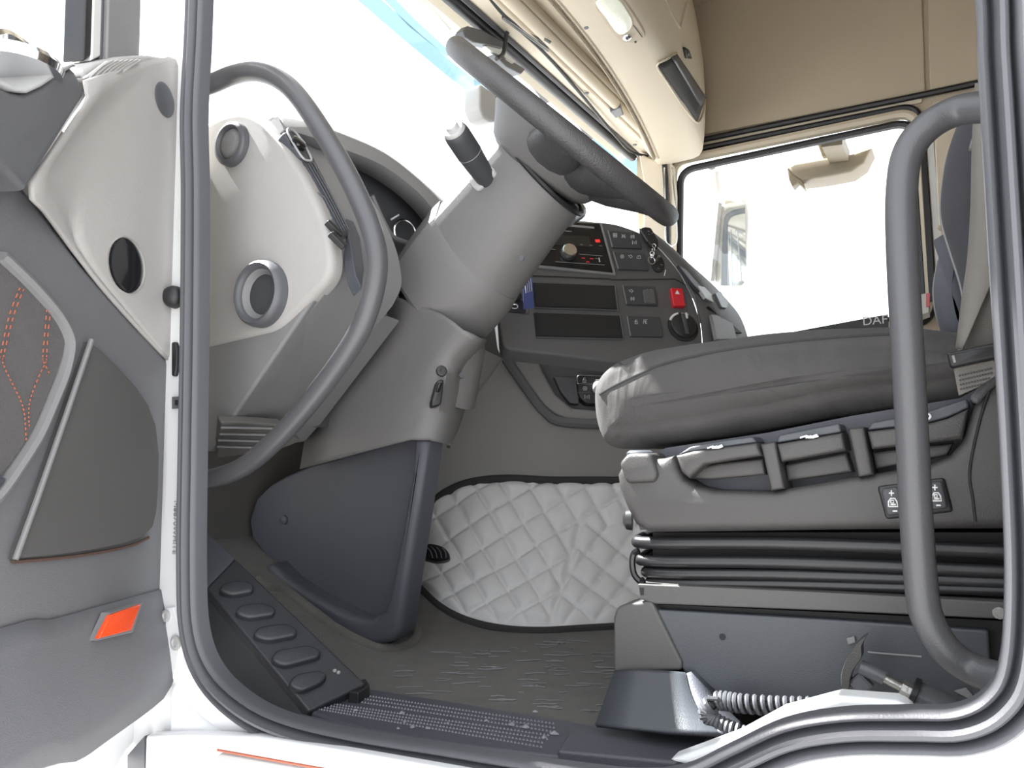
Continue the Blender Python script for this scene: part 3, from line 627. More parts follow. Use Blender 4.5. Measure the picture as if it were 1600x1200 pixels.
def icon(kind, x, y, s, pl, parent, lift=.0007, m='print', w=.0005):
    return obj('icon', strokes(ICO[kind], pl, rect4(x - s / 2, y - s / 2, x + s / 2, y + s / 2), lift, w), M[m], parent, smooth=False)
for px, ics in (([(950, 360), (997, 363), (1004, 388), (957, 386)], [('heat', 961, 368), ('arm', 974, 369), ('lamp', 988, 370), ('bars', 991, 379)]),
                ([(958, 393), (1008, 396), (1015, 422), (966, 420)], [('oval', 972, 401), ('arrow', 985, 401), ('car', 998, 402)]),
                ([(973, 446), (1023, 448), (1029, 477), (979, 475)], [('arrow', 986, 455), ('bars', 1014, 455), ('lamp', 988, 467)]),
                ([(980, 494), (1031, 495), (1037, 526), (985, 525)], [('lock', 994, 503), ('pp', 1008, 503)])):
    s = cslab('switch_group', px, M['darker'], .006, .012, r=.004, bev=.002)
    for kd, x, y in ics: icon(kd, x, y, 7, off(PC, .006), s)
    obj('switch_edge', tube(UL([px[0], px[3]], pl=off(PC, .0055)), .0016, 6), M['mgrey'], s)
cslab('rocker', [(1004, 452), (1022, 452), (1025, 474), (1008, 473)], M['console'], .011, .006, r=.003)
hz = cslab('hazard_switch', [(1048, 449), (1067, 450), (1072, 478), (1053, 478)], M['red'], .012, .014, r=.004, bev=.003, label='red hazard light switch with a white triangle')
obj('triangle', slab(UL([(1055, 459), (1062, 459.5), (1058, 453)], pl=off(PC, .0126)), nC * -.0004), M['print'], hz, smooth=False)
rc = U(1067, 511, pl=off(PC, .002)); kr = .037
ro_ = obj('gear_selector', lathe(rc, nC, [(kr, 0), (kr, .002), (kr * .84, .003), (kr * .82, .008), (kr * .76, .010), (0, .0105)], 36), M['black'], con, ang=50)
gu = (U(1100, 512, pl=PC) - rc).normalized(); gv_ = nC.cross(gu)
obj('selector_grip', box(rc + nC * .013, .010, kr * 1.45, .008, (gu, gv_, nC)), M['darker'], ro_, bevel=.003)
obj('selector_scale', grid([[rc + nC * .0045 + (gu * math.cos(t) + gv_ * math.sin(t)) * r for t in [rad(100 + 6 * i) for i in range(10)]] for r in (kr * .82, kr * .98)]), M['print'], ro_, solid=.0006)
for ch, px, py in (('N', 1067, 490.5), ('D', 1074, 492)): text('gear_letter', ch, U(px, py, pl=off(PC, .0055)), pu, pv, .0085, M['print'], ro_)
obj('pointer', box(rc + nC * .0172 + gv_ * (kr * .55) + gu * .006, .004, .014, .003, (gu, gv_, nC)), M['print'], ro_)
cslab('small_button', [(790, 466), (820, 470), (822, 489), (792, 486)], M['black'], .004, .01, r=.003)
obj('hook_icon', tube(crom(UL([(801, 476), (807, 476), (809, 480), (805, 482), (800, 481)], pl=off(PC, .005)), 4), .0012, 5), M['print'], con)
for q in ((800, 458), (806, 463)): obj('round_button', lathe(U(*q, pl=off(PC, .004)), nC, [(.012, 0), (.012, .006), (.008, .009), (0, .009)], 16), M['black'], con)
il = obj('ignition_lock', pillow(crom(UL([(1018, 402), (1028, 397), (1037, 406), (1038, 420), (1028, 424), (1020, 416)], pl=off(PC, .006)), 4, True), nC * -.01, .002), M['black'], con)
for q in ((1026, 405), (1032, 413), (1027, 419)): obj('lock_mark', tube(UL([q, (q[0] + 4, q[1] + 1)], pl=off(PC, .0068)), .0007, 5), M['printg'], il)
ew([(1040, 422), (1038, 431)], .006, .0012, 'print', 'chrome_mark')
# ---- lower console: tray, frame and side wall of the engine tunnel
nW = V((0.60, -0.80, 0.10)).normalized(); PW = (U(850, 700, Y=1.60), nW)
obj('tunnel_wall', slab(UL([(730, 533), (787, 560), (822, 608), (850, 645), (890, 664), (1020, 668), (1170, 672), (1170, 772), (1020, 765), (860, 763), (780, 762), (735, 768), (690, 786), (662, 812), (640, 830), (680, 690)], pl=PW), nW * -.03), M['tunnel'], dash, bevel=.004)
PT = off(PW, .012)
fr_ = crom(UL([(790, 560), (826, 612), (852, 644), (884, 660), (1010, 664), (1170, 668)], pl=PT), 4)
obj('tray_groove', tube(fr_, .012, 8), M['console'], dash)
obj('tray_frame', slab(UL([(787, 545), (800, 532), (832, 540), (848, 580), (868, 616), (894, 638), (1000, 646), (1170, 652), (1170, 672), (1000, 666), (884, 656), (852, 638), (826, 606)], pl=off(PW, .004)), nW * -.05), M['tunnel'], dash, bevel=.008, seg=3)
obj('tray_floor', slab(UL([(828, 545), (1160, 545), (1160, 662), (890, 645), (862, 622), (845, 590)], pl=off(PW, -.05)), nW * -.02), M['console'], dash)
obj('tray_step', slab(UL([(865, 588), (905, 590), (905, 632), (890, 630), (876, 612)], pl=off(PW, -.03)), nW * -.02), M['dark'], dash, bevel=.004)
sb = obj('switch_block', pillow(roundpoly(UL([(901, 585), (1000, 590), (1000, 635), (915, 631), (904, 618)], pl=off(PW, -.015)), .01), nW * -.04, .003), M['black'], dash)
for q, kd in (((913, 594), 'lock'), ((914, 607), 'oval'), ((917, 620), 'bars')):
    icon(kd, q[0], q[1], 8, off(PW, -.0148), sb)
for y in (600.5, 614): obj('block_seam', tube(UL([(902, y - 1), (940, y)], pl=off(PW, -.0142)), .0009, 5), M['dark'], sb)
obj('seam', tube(UL([(930, 594), (938, 593)], pl=off(PW, -.0142)), .0009, 5), M['print'], sb)
obj('pale_knob', lathe(U(934, 608, pl=off(PW, -.012)), nW + V((0, 0, .4)), [(.014, 0), (.014, .016), (.011, .022), (0, .024)], 18), M['paper'], sb)
obj('panel_seam', tube(UL([(785, 468), (788, 520), (784, 552), (786, 560), (760, 595), (702, 676)], pl=off(PW, .02)), .0018, 6), M['mgrey'], dash)
# ================================================================== steering column
CY = 1.14
colm = thing('steering_column', 'thick grey steering column carrying a large black steering wheel', 'steering column', (-.92, CY, 0.03), kind='thing')
def csec(T, B, w, shape):
    n_ = (B - T); out = []
    for v, y in shape: out.append(T + n_ * v + V((0, -y * w, 0)))
    for v, y in shape[::-1]: out.append(T + n_ * v + V((0, y * w, 0)))
    return out
SH = [(0, .16), (.02, .32), (.27, .955), (.29, .985), (.42, 1.0), (.56, .98), (.70, .90), (.82, .76), (.92, .55), (.98, .32), (1.0, .1)]
RD = [(0, .12), (.03, .36), (.10, .62), (.20, .82), (.32, .95), (.45, 1.0), (.58, .98), (.70, .90), (.82, .76), (.92, .52), (.98, .28), (1.0, .08)]
def col_loft(pairs, w, shape, k=3):
    Ts = crom([U(*a, Y=CY) for a, b in pairs], k); Bs = crom([U(*b, Y=CY) for a, b in pairs], k)
    ws = w if isinstance(w, list) else [w] * len(pairs); W_ = crom([V((q, 0, 0)) for q in ws], k)
    return loft([csec(a, b, q.x, shape) for a, b, q in zip(Ts, Bs, W_)], True, True)
obj('upper_shroud', col_loft([((801, 216), (893, 331)), ((772, 248), (866, 366)), ((728, 296), (820, 430)), ((694, 330), (786, 478))], [.088, .088, .092, .094], SH), M['column'], colm, ang=25)
obj('lower_shroud', col_loft([((700, 318), (796, 466)), ((684, 336), (778, 492)), ((640, 398), (728, 546)), ((646, 402), (722, 540))], [.092, .098, .098, .085], SH), M['column'], colm, ang=25)
obj('shroud_lip', tube([a + (b - a) for a, b in [(p, p) for p in csec(U(803, 213, Y=CY), U(897, 330, Y=CY), .092, SH)]], .0045, 6, True), M['black'], colm)
obj('sleeve', col_loft([((655, 410), (738, 520)), ((636, 470), (748, 545)), ((632, 515), (742, 580)), ((640, 570), (730, 640))], [.078, .080, .082, .08], RD), M['column'], colm, ang=60)
obj('shroud_screw', lathe(U(816, 404, Y=1.055), (0, -1, 0), [(.005, 0), (.005, .003), (0, .003)], 10), M['rubber'], colm)
# knee panel: flares from the sleeve down to the side cover
kL = crom(UL([(610, 460), (596, 510), (540, 580), (490, 640), (470, 733)], Y=1.052), 5)
kM = crom(UL([(690, 490), (668, 545), (622, 610), (590, 660), (570, 706)], Y=1.055), 5)
kR = crom(UL([(730, 520), (694, 560), (680, 610), (668, 650), (655, 684)], Y=1.05), 5)
kS = crom(UL([(752, 530), (716, 570), (706, 615), (698, 655), (690, 692)], Y=1.085), 5)
kE = crom(UL([(752, 533), (734, 575), (728, 620), (718, 660), (700, 700)], Y=1.22), 5)
obj('knee_panel', grid([[a, a.lerp(b, .5), b, b.lerp(c, .5) + V((.004, -.004, 0)), c.lerp(b, .15), c.lerp(d, .45) + V((.006, -.008, 0)), d, d.lerp(e, .5) + V((.01, 0, 0)), e] for a, b, c, d, e in zip(kL, kM, kR, kS, kE)]), M['column'], colm, solid=.006, ang=70)
# oval switch and plug on the knee panel
KP = (U(684, 610, Y=1.045), V((.72, -.66, .1)).normalized())
sw = obj('tilt_switch', pillow(roundpoly(UL([(683, 594), (694, 592), (690, 632), (675, 636), (674, 628)], pl=off(KP, .012)), .006), KP[1] * -.02, .003), M['black'], colm)
obj('switch_key', pillow(roundpoly(UL([(684, 598), (692, 597), (688, 612), (681, 613)], pl=off(KP, .015)), .004), KP[1] * -.01, .003), M['gloss'], sw)
obj('plug', lathe(U(690, 580, pl=off(KP, .002)), KP[1], [(.010, 0), (.009, .004), (.006, .005), (0, .003)], 18), M['black'], colm)
obj('plug', lathe(U(721, 587, pl=off(KP, -.01)), KP[1], [(.006, 0), (.005, .004), (0, .004)], 14), M['darker'], colm)
# side cover and its rounded post
cov = [(486, 727), (560, 706), (650, 682), (688, 690), (668, 800), (650, 900), (637, 985), (626, 1004), (598, 1010), (560, 1003), (518, 978), (470, 944), (436, 912), (412, 866), (394, 842), (389, 815), (400, 780), (422, 758), (446, 744)]
obj('side_cover', slab(UL([(p[0] - (14 if p[0] > 620 else 0), p[1]) for p in cov], Y=1.095), (0, .02, 0)), M['navy'], colm, bevel=.006)
post = UL([(646, 682), (668, 688), (652, 800), (636, 900), (624, 985), (614, 1002), (592, 1008), (554, 1008), (510, 984), (462, 951), (430, 921), (408, 886)], Y=1.055) + UL([(424, 880), (448, 904), (480, 926), (516, 946), (552, 963), (580, 968), (598, 956), (606, 934), (626, 830), (640, 750)], Y=1.055)
obj('post', pillow(post, (0, .046, 0), .014, 5), M['navy'], colm, ang=70)
obj('cover_bolt', lathe(U(445, 812, Y=1.095), (0, -1, 0), [(.010, 0), (.009, .005), (.005, .007), (0, .007)], 16), M['navy'], colm)
# stalk with ringed end button
s0, s1 = U(760, 280, Y=1.055), U(710, 204, Y=.955); sa = (s1 - s0).normalized(); Ls = (s1 - s0).length
stk = obj('stalk', lathe(s0, sa, [(.014, -.02), (.0165, 0), (.0195, Ls * .3), (.0215, Ls * .62), (.0215, Ls * .9), (.0205, Ls * .97), (.018, Ls)], 30), M['darker'], colm, ang=50)
obj('stalk_ring', lathe(s0 + sa * (Ls * .55), sa, [(.0212, -.0008), (.0218, 0), (.0212, .0008)], 30), M['mgrey'], stk)
obj('stalk_cap', lathe(s0 + sa * Ls, sa, [(.0190, -.004), (.0190, .002), (.0165, .005), (.012, .005)], 30), M['silver'], stk)
obj('stalk_button', lathe(s0 + sa * Ls, sa, [(.011, 0), (.011, .009), (.009, .012), (0, .012)], 24), M['silver'], stk)
obj('stalk_boot', pillow(roundpoly(UL([(728, 282), (754, 252), (774, 268), (744, 301)], Y=1.045), .010), (.006, .03, .0), .004), M['silver'], colm)
s0, s1 = U(786, 232, Y=1.18), U(826, 192, Y=1.22); obj('upper_stalk', tube([s0, s1], .013, 14), M['mshell'], colm)
s0, s1 = U(884, 340, Y=1.20), U(902, 330, Y=1.30); obj('far_stalk', tube([s0, s1], .018, 14), M['rubber'], colm)
# ================================================================== steering wheel
WC = V((-.570, CY, .92)); WA = V((.707, 0, .707)).normalized(); WR = .230
wu = V((WA.z, 0, -WA.x)); wv = V((0, 1, 0))            # wu points down to the driver
M['leather'] = mat('wheel_leather', (0.060, 0.058, 0.060), 0.42, 0.6, 420, 0.3, 14)
def wp(a, r, h=0.0): return WC + (wu * math.cos(a) + wv * math.sin(a)) * r + WA * h
whl = obj('steering_wheel', tube([wp(2 * math.pi * i / 72, WR) for i in range(72)], .0185, 16, True), M['leather'], colm, label='black leather steering wheel rim')
def disc(r, h, sq=1.0, n=36): return [wp(2 * math.pi * i / n, r * (1 + .0 * math.cos(2 * math.pi * i / n)), h) for i in range(n)]
LC = (U(801, 216, Y=CY) + U(893, 331, Y=CY)) / 2; hL = (LC - WC).dot(WA)
obj('hub_cover', loft([disc(.088, hL - .004), disc(.102, hL + .006), disc(.116, hL * .62), disc(.130, hL * .35), disc(.134, hL * .16), disc(.120, hL * .02), disc(.05, .014)], True, True), M['column'], whl, ang=50)
for a in (18, 52, 306, 344):
    a = rad(a); sec = []
    for r, h, ww, th in ((.085, hL * .50, .054, .030), (.135, hL * .34, .046, .026), (.185, hL * .13, .038, .018), (WR - .004, 0, .040, .012)):
        d = wu * math.cos(a) + wv * math.sin(a); t = -wu * math.sin(a) + wv * math.cos(a); c = WC + d * r + WA * h
        sec.append([c + t * (ww * math.cos(q)) + WA * (th * math.sin(q)) for q in [2 * math.pi * i / 14 for i in range(14)]])
    obj('spoke', loft(sec, True, True), M['leather'], whl, ang=70)
# ================================================================== grab handles
def handle(name, px, Y, r, label, pads):
    h = thing(name, label, 'grab handle', tuple(U(*px[-1], Y=Y)), 'grab handles beside the door opening')
    obj('bar', tube(crom([U(p[0], p[1], Y=p[2] if len(p) > 2 else Y) for p in px], 7), r, 20), M['tube'], h)
    for q in pads: obj('foot', lathe(U(q[0], q[1], Y=q[2]), q[3], [(r * 1.5, 0), (r * 1.5, .008), (r * 1.1, .014)], 20), M['tube'], h)
    return h
handle('grab_handle', [(298, 140, .735), (328, 132, .75), (365, 117), (400, 112), (436, 124), (470, 156), (520, 232), (560, 308), (584, 372), (588, 430), (566, 508), (520, 582), (462, 654), (415, 702), (375, 732), (328, 749, .75), (298, 752, .735)], .765, .0148,
       'black bowed grab handle in front of the dashboard end cap', [])
handle('grab_handle', [(1640, 160, .745), (1560, 166, .75), (1500, 172), (1452, 196), (1420, 236), (1409, 296), (1410, 400), (1421, 600), (1431, 800), (1440, 920), (1450, 968), (1478, 1016), (1520, 1046), (1580, 1064, .75), (1640, 1070, .745)], .765, .0136,
       'black upright grab handle in front of the driver seat', [])
# ================================================================== driver seat
def cloth(name, col, fold=0.5, fs=7.0):
    m = mat(name, col, 0.85, 0.45, 1400, 0.20, 9, sheen=0.06); nt = m.node_tree; b = nt.nodes['Principled BSDF']
    old = b.inputs['Normal'].links[0].from_node
    tc = nt.nodes.new('ShaderNodeTexCoord'); mp = nt.nodes.new('ShaderNodeMapping'); mp.inputs['Scale'].default_value = (1.0, 1.0, 0.45); mp.inputs['Rotation'].default_value = (0, rad(35), 0)
    n = nt.nodes.new('ShaderNodeTexNoise'); n.inputs['Scale'].default_value = fs; n.inputs['Detail'].default_value = 3; n.inputs['Distortion'].default_value = 1.2
    nt.links.new(tc.outputs['Object'], mp.inputs[0]); nt.links.new(mp.outputs[0], n.inputs['Vector'])
    bp = nt.nodes.new('ShaderNodeBump'); bp.inputs['Strength'].default_value = fold; bp.inputs['Distance'].default_value = 0.02
    nt.links.new(n.outputs[0], bp.inputs['Height']); nt.links.new(old.outputs[0], bp.inputs['Normal']); nt.links.new(bp.outputs[0], b.inputs['Normal']); return m
M['cushion'] = cloth('cushion_cover', (0.054, 0.051, 0.050), .8, 9); M['back'] = cloth('backrest_cover', (0.038, 0.038, 0.046), .5, 9)
seat = thing('driver_seat', 'dark cloth driver seat on a black air bellows pedestal', 'seat', (-.12, 1.2, 0.0))
CUSH = [(932, 622), (938, 592), (960, 568), (1005, 551), (1060, 540), (1130, 529), (1200, 520), (1290, 512), (1390, 508), (1460, 512), (1530, 524), (1560, 560), (1550, 610), (1500, 634), (1400, 642), (1300, 654), (1200, 671), (1100, 687), (1020, 698), (962, 699), (942, 678)]
cq = crom(UL(CUSH, Y=.965), 4, True)
def rounded(loop, ya, yb, r, seg=8, ins=1.0, axis=None, crease=0.0):
    nrm = newell(loop); st = [(ya + r * (1 - math.cos(a)), ins * r * (1 - math.sin(a))) for a in [k / seg * math.pi / 2 for k in range(seg + 1)]]
    st += [(yb - r * (1 - math.cos(a)), ins * r * (1 - math.sin(a))) for a in [(1 - k / seg) * math.pi / 2 for k in range(seg + 1)]]
    L = [[V((p.x, y, p.z)) for p in inset(loop, i, nrm)] for y, i in st]
    if axis:
        A_, B_ = axis; d_ = (B_ - A_); near = []
        for t in (.92, .75, .55, .35, .15):
            r_ = []
            for p in L[0]:
                q = max(0, min(1, (p - A_).dot(d_) / d_.length_squared)); c_ = A_ + d_ * q; c_.y = ya
                r_.append(c_.lerp(p, t) + V((0, -.012 * (1 - t * t), 0)))
            near.append(r_)
        L = near[::-1] + L
    if crease: L = [[p + V((0, crease * (noise.noise(V((p.x * 9 + p.z * 7, p.y * 6, p.z * 9 - p.x * 4))) + .6 * noise.noise(V((p.x * 26 + p.z * 20, p.y * 9, p.z * 10))) ), .5 * crease * noise.noise(p * 13)))  for p in l_] for l_ in L]
    return loft(L, True, True)
cu = obj('cushion', rounded(crom(UL(CUSH, Y=.965), 8, True), .930, 1.46, .045, 8, .62, (U(1010, 632, Y=.965), U(1490, 574, Y=.965)), .007), M['cushion'], seat, ang=80)
M['seam'] = mat('seam_thread', (0.03, 0.03, 0.03), 0.9)
cs = caster(cu)
obj('seam', tube(trace([(937, 616), (958, 604), (987, 590), (1040, 568), (1090, 556), (1150, 545), (1230, 535), (1320, 527), (1400, 522)], cs, .0004, 8), .0015, 6), M['seam'], cu)
obj('seam', tube(trace([(987, 590), (977, 576), (968, 567)], cs, .0004, 4), .0014, 6), M['seam'], cu)
# base shell with pocket for the levers
SY = .895
shell = [(962, 742), (972, 722), (1034, 716), (1050, 712), (1056, 730), (1066, 748), (1084, 760), (1112, 767), (1200, 769), (1330, 746), (1450, 727), (1484, 713), (1503, 690), (1517, 645), (1534, 612), (1566, 580), (1640, 560), (1640, 826), (1300, 829), (1010, 833), (990, 820), (975, 790), (965, 765)]
obj('base_shell', pillow(UL(shell, Y=SY), (0, .10, 0), .012, 4), M['base'], seat, ang=60)
obj('base_back', slab(UL([(975, 740), (1040, 700), (1200, 676), (1330, 650), (1500, 622), (1560, 590), (1640, 570), (1640, 825), (1000, 828)], Y=SY + .045), (0, .48, 0)), M['navy'], seat)
obj('rear_trim_seam', tube(crom(UL([(1545, 612), (1530, 660), (1515, 735), (1520, 780), (1524, 815)], Y=SY - .0005), 5), .0014, 6), M['hole'], seat)
obj('rear_armpiece', slab(UL([(1512, 622), (1545, 586), (1562, 572), (1640, 540), (1640, 575), (1570, 592), (1548, 610), (1528, 634)], Y=SY - .004), (0, .05, 0)), M['dark'], seat, bevel=.005)
# front knob
kn = obj('front_knob', pillow(roundpoly(UL([(966, 724), (980, 708), (1016, 708), (1028, 742), (1022, 754), (978, 756)], Y=SY - .006), .006), (0, .06, 0), .006), M['base'], seat)
obj('knob_cap', lathe(U(1000, 712, Y=SY + .022), (0, 0, 1), [(.017, -.006), (.017, .004), (.013, .007), (0, .007)], 20), M['teal'], kn)
# three levers and two dividers
def lever(front, top, under, mark):
    q = UL(front, Y=SY - .002); l = obj('lever', pillow(q, (0, .05, 0), .005), M['base'], seat)
    if top: obj('lever_top', slab(UL(top, Y=SY + .004), (0, .05, 0)), M['teal'], l, bevel=.003)
    if under: obj('lever_grip', pillow(UL(under, Y=SY + .02), (0, .03, 0), .004), M['base'], l)
    if mark: obj('lever_mark', strokes([[(0, .5), (.35, .3), (.6, .6), (.95, .35)], [(.3, .6), (.7, .75), (1, .6)], [(.55, .35), (.75, .8)]], (V((0, SY - .001, 0)), V((0, -1, 0))), mark, .0012, .0011), M['print'], l, smooth=False)
lever([(1055, 712), (1082, 705), (1182, 692), (1190, 712), (1150, 718), (1100, 726), (1076, 748), (1064, 738)], [(1058, 711), (1078, 698), (1130, 688), (1176, 682), (1184, 692), (1082, 706)], [(1080, 748), (1096, 730), (1120, 724), (1192, 716), (1196, 742), (1110, 750)], [(1105, 697), (1130, 692), (1130, 701), (1106, 704)])
lever([(1213, 694), (1316, 676), (1322, 704), (1220, 722)], [(1212, 693), (1216, 680), (1312, 661), (1316, 676)], [(1226, 726), (1322, 707), (1332, 738), (1230, 752)], [(1250, 680), (1278, 676), (1280, 685), (1251, 688)])
lever([(1355, 674), (1440, 664), (1480, 654), (1514, 638), (1504, 686), (1450, 692), (1362, 702)], [(1354, 673), (1362, 660), (1440, 646), (1512, 622), (1516, 637), (1480, 653), (1440, 664)], [(1362, 706), (1450, 696), (1490, 692), (1480, 712), (1368, 734)], None)
obj('lever_mark', tube(crom(UL([(1447, 650), (1451, 647), (1454, 651), (1450, 655)], Y=SY - .004), 3, True), .001, 5, True), M['print'], seat)
for q in ([(1188, 694), (1211, 690), (1226, 764), (1204, 767)], [(1325, 670), (1350, 667), (1365, 742), (1341, 746)]):
    obj('divider', pillow(UL(q, Y=SY - .003), (0, .05, 0), .004), M['base'], seat)
# lumbar switches
bz = obj('switch_bezel', pillow(roundpoly(UL([(1370, 760), (1476, 746), (1490, 800), (1384, 812)], Y=SY - .003), .004), (0, .01, 0), .003), M['black'], seat)
for a in (0, 68):
    s = obj('lumbar_switch', pillow(roundpoly(UL([(1376 + a, 764 - a * .13), (1404 + a, 760 - a * .13), (1414 + a, 803 - a * .13), (1386 + a, 807 - a * .13)], Y=SY - .008), .004), (0, .008, 0), .003), M['darker'], bz)
    PLm = (V((0, SY - .008, 0)), V((0, -1, 0))); x, y = 1394 + a, 783 - a * .13
    obj('switch_mark', join(strokes([[(.5, 0), (.5, 1)], [(0, .5), (1, .5)]], PLm, rect4(x - 5, y - 17, x + 3, y - 8), .0006, .0008), strokes([[(.1, .5), (.9, .5)]], PLm, rect4(x, y + 12, x + 9, y + 19), .0006, .0009),
                            strokes([[(.1, .9), (.1, .4), (.3, .1), (.7, .1), (.9, .4), (1, .9), (.1, .9)], [(.3, .3), (.6, .3), (.6, .55), (.3, .55), (.3, .3)], [(.3, .7), (.8, .7)]], PLm, rect4(x - 7, y - 6, x + 9, y + 10), .0006, .0008)), M['print'], s, smooth=False)
obj('lower_bump', lathe(U(988, 812, Y=SY + .05), (-1, -.3, 0), [(.014, 0), (.013, .008), (.006, .012)], 14), M['black'], seat)
# air bellows: four soft folds
M['bellow'] = mat('bellows_rubber', (0.022, 0.022, 0.024), 0.33, 0.1, 300)
for (x0, y0), (xm, ym), (x1, y1), hh in (((984, 846), (1250, 850), (1660, 866), 11), ((988, 874), (1250, 880), (1660, 898), 10), ((996, 893), (1250, 899), (1660, 914), 9), ((1002, 908), (1250, 914), (1660, 926), 8)):
    a, b, c = U(x0, y0, Y=.915), U(xm, ym, Y=.915), U(x1, y1, Y=.915); r = (U(xm, ym - hh, Y=.915) - b).z; L = []
    path = crom([V((a.x + .03, 1.30, a.z + .01)), V((a.x + .004, 1.2, a.z + .006)), V((a.x, 1.05, a.z + .003)), V((a.x + .004, .945, a.z)), V((a.x + .03, .918, a.z - .001)), b, c], 6)
    obj('bellows_fold', tube(path, r, 14), M['bellow'], seat)
obj('bellows_core', slab(UL([(1020, 832), (1660, 832), (1660, 925), (1020, 915)], Y=.935), (0, .36, 0)), M['hole'], seat)
obj('bellows_hook', tube(crom(UL([(998, 860), (990, 866), (988, 880), (991, 897), (1000, 908), (1006, 906)], Y=.905), 5), .0042, 8), M['gloss'], seat)
# rail, pedestal sheets
rl = obj('slide_rail', slab(UL([(996, 912), (1300, 926), (1572, 941), (1572, 968), (1300, 955), (1024, 944), (998, 936)], Y=.898), (0, .03, 0)), M['rail'], seat, bevel=.002)
obj('rail_slot', slab(UL([(999, 918), (1006, 918), (1006, 930), (1001, 930)], Y=.8975), (0, .002, 0)), M['hole'], rl)
obj('rail_bolt', lathe(U(1561, 957, Y=.898), (0, -1, 0), [(.006, 0), (.006, .004), (0, .004)], 10), M['steel'], rl)
obj('under_rail', slab(UL([(1020, 944), (1300, 957), (1600, 972), (1600, 990), (1300, 974), (1024, 958)], Y=.915), (0, .02, 0)), M['hole'], seat)
pd = obj('pedestal_side', slab(UL([(1022, 952), (1300, 968), (1545, 985), (1552, 1110), (1120, 1110), (1066, 1046)], Y=.903), (0, .015, 0)), M['teal'], seat, bevel=.003)
obj('pedestal_core', slab(UL([(965, 960), (1600, 985), (1600, 1120), (1000, 1110)], Y=.92), (0, .40, 0)), M['black'], seat)
obj('sheet_hole', lathe(U(1129, 995, Y=.903), (0, -1, 0), [(.004, 0), (.004, .0006), (0, .0006)], 12), M['hole'], pd)
bk = crom(UL([(958, 1052), (958, 966)], Y=.898), 2) + crom(UL([(958, 966), (964, 950), (978, 944)], Y=.898), 4)[1:] + UL([(1018, 938), (1066, 1036), (1064, 1048)], Y=.898)
obj('front_bracket', slab(bk, (0, .045, 0)), M['rail'], seat, bevel=.004, seg=3)
obj('stamped_line', tube(crom(UL([(1356, 1018), (1366, 1020), (1440, 1026)], Y=.9025), 4), .0009, 5), M['printg'], pd)
for q in ([(1322, 998), (1335, 994), (1337, 1004), (1325, 1008)], [(1497, 1006), (1510, 1012), (1513, 1020), (1502, 1014)], [(1490, 1080), (1510, 1075), (1520, 1086), (1517, 1094)]):
    obj('sheet_tab', slab(UL(q, Y=.899), (0, .004, 0)), M['mgrey'], pd, bevel=.001)
# curved foot cover at the front corner
r0 = UL([(962, 1050), (1000, 1048), (1040, 1050), (1072, 1053)], Y=.888); r1 = UL([(952, 1075), (1000, 1078), (1045, 1080), (1080, 1084)], Y=.868); r2 = UL([(942, 1105), (990, 1110), (1045, 1112), (1096, 1116)], Y=.848); r3 = UL([(931, 1134), (985, 1140), (1045, 1146), (1128, 1150)], Y=.830)
fc = obj('foot_cover', grid([crom([a, b, c, d], 4) for a, b, c, d in zip(r0, r1, r2, r3)]), M['teal'], seat, solid=.006, ang=80)
obj('cover_side', grid([crom([r0[3], r1[3], r2[3], r3[3]], 4), [p + V((.012, .04, 0)) for p in crom([r0[3], r1[3], r2[3], r3[3]], 4)]]), M['navy'], seat, solid=.004)
# backrest with its bolsters and piping
BK = [(1548, 110), (1516, 166), (1494, 206), (1478, 256), (1470, 318), (1473, 354), (1486, 398), (1502, 450), (1512, 512), (1520, 566), (1700, 566), (1700, 100)]
bk = crom(UL(BK[:10], Y=.99), 4) + UL(BK[10:], Y=.99); br_ = obj('backrest', rounded(bk, .95, 1.40, .03), M['back'], seat, ang=80)
BL = [(1480, 366), (1466, 410), (1459, 452), (1463, 492), (1476, 528), (1510, 545), (1530, 500), (1510, 440), (1494, 396)]
M['bolster'] = cloth('bolster_cover', (0.085, 0.088, 0.105), .2, 9)
obj('bolster', rounded(crom(UL(BL, Y=1.06), 4, True), 1.03, 1.40, .02), M['bolster'], seat, ang=80)
obj('piping', tube(crom(UL([(1494, 206), (1478, 256), (1470, 318), (1473, 354), (1486, 398), (1502, 450), (1512, 512)], Y=.982), 5), .0016, 6), M['mgrey'], br_)
obj('piping', tube(crom(UL([(1480, 366), (1466, 410), (1459, 452), (1463, 492), (1476, 525)], Y=1.05), 5), .0016, 6), M['mgrey'], br_)
# ---- seat belt
blt = thing('seat_belt', 'grey brown seat belt hanging beside the driver backrest', 'seat belt', tuple(U(1520, 560, Y=.88)))
w0 = UL([(1524, 130), (1519, 230), (1517, 320), (1512, 400), (1504, 460), (1494, 545)], Y=.885); w1 = UL([(1556, 130), (1550, 230), (1552, 320), (1556, 400), (1556, 424), (1504, 545)], Y=.872)
obj('webbing', grid([crom(w0, 5), crom(w1, 5)]), M['belt'], blt, solid=.0018)
w0 = UL([(1552, 420), (1528, 470), (1500, 530), (1496, 550)], Y=.892); w1 = UL([(1600, 420), (1580, 470), (1570, 530), (1566, 560)], Y=.892)
obj('lap_webbing', grid([crom(w0, 4), crom(w1, 4)]), M['belt'], blt, solid=.0018)
bf = obj('belt_clamp', pillow(roundpoly(UL([(1479, 552), (1488, 549), (1570, 532), (1574, 556), (1492, 574), (1484, 572)], Y=.862), .004), (0, .022, 0), .003), M['black'], blt)
obj('clamp_mark', slab(UL([(1487, 556), (1491, 555), (1494, 566), (1490, 567)], Y=.8612), (0, .001, 0)), M['printg'], bf)
lw = UL([(1490, 576), (1552, 563), (1566, 580), (1530, 604), (1498, 618)], Y=.872); lo = obj('anchor_webbing', slab(lw, (0, .004, 0)), M['belt'], blt)
dots = []
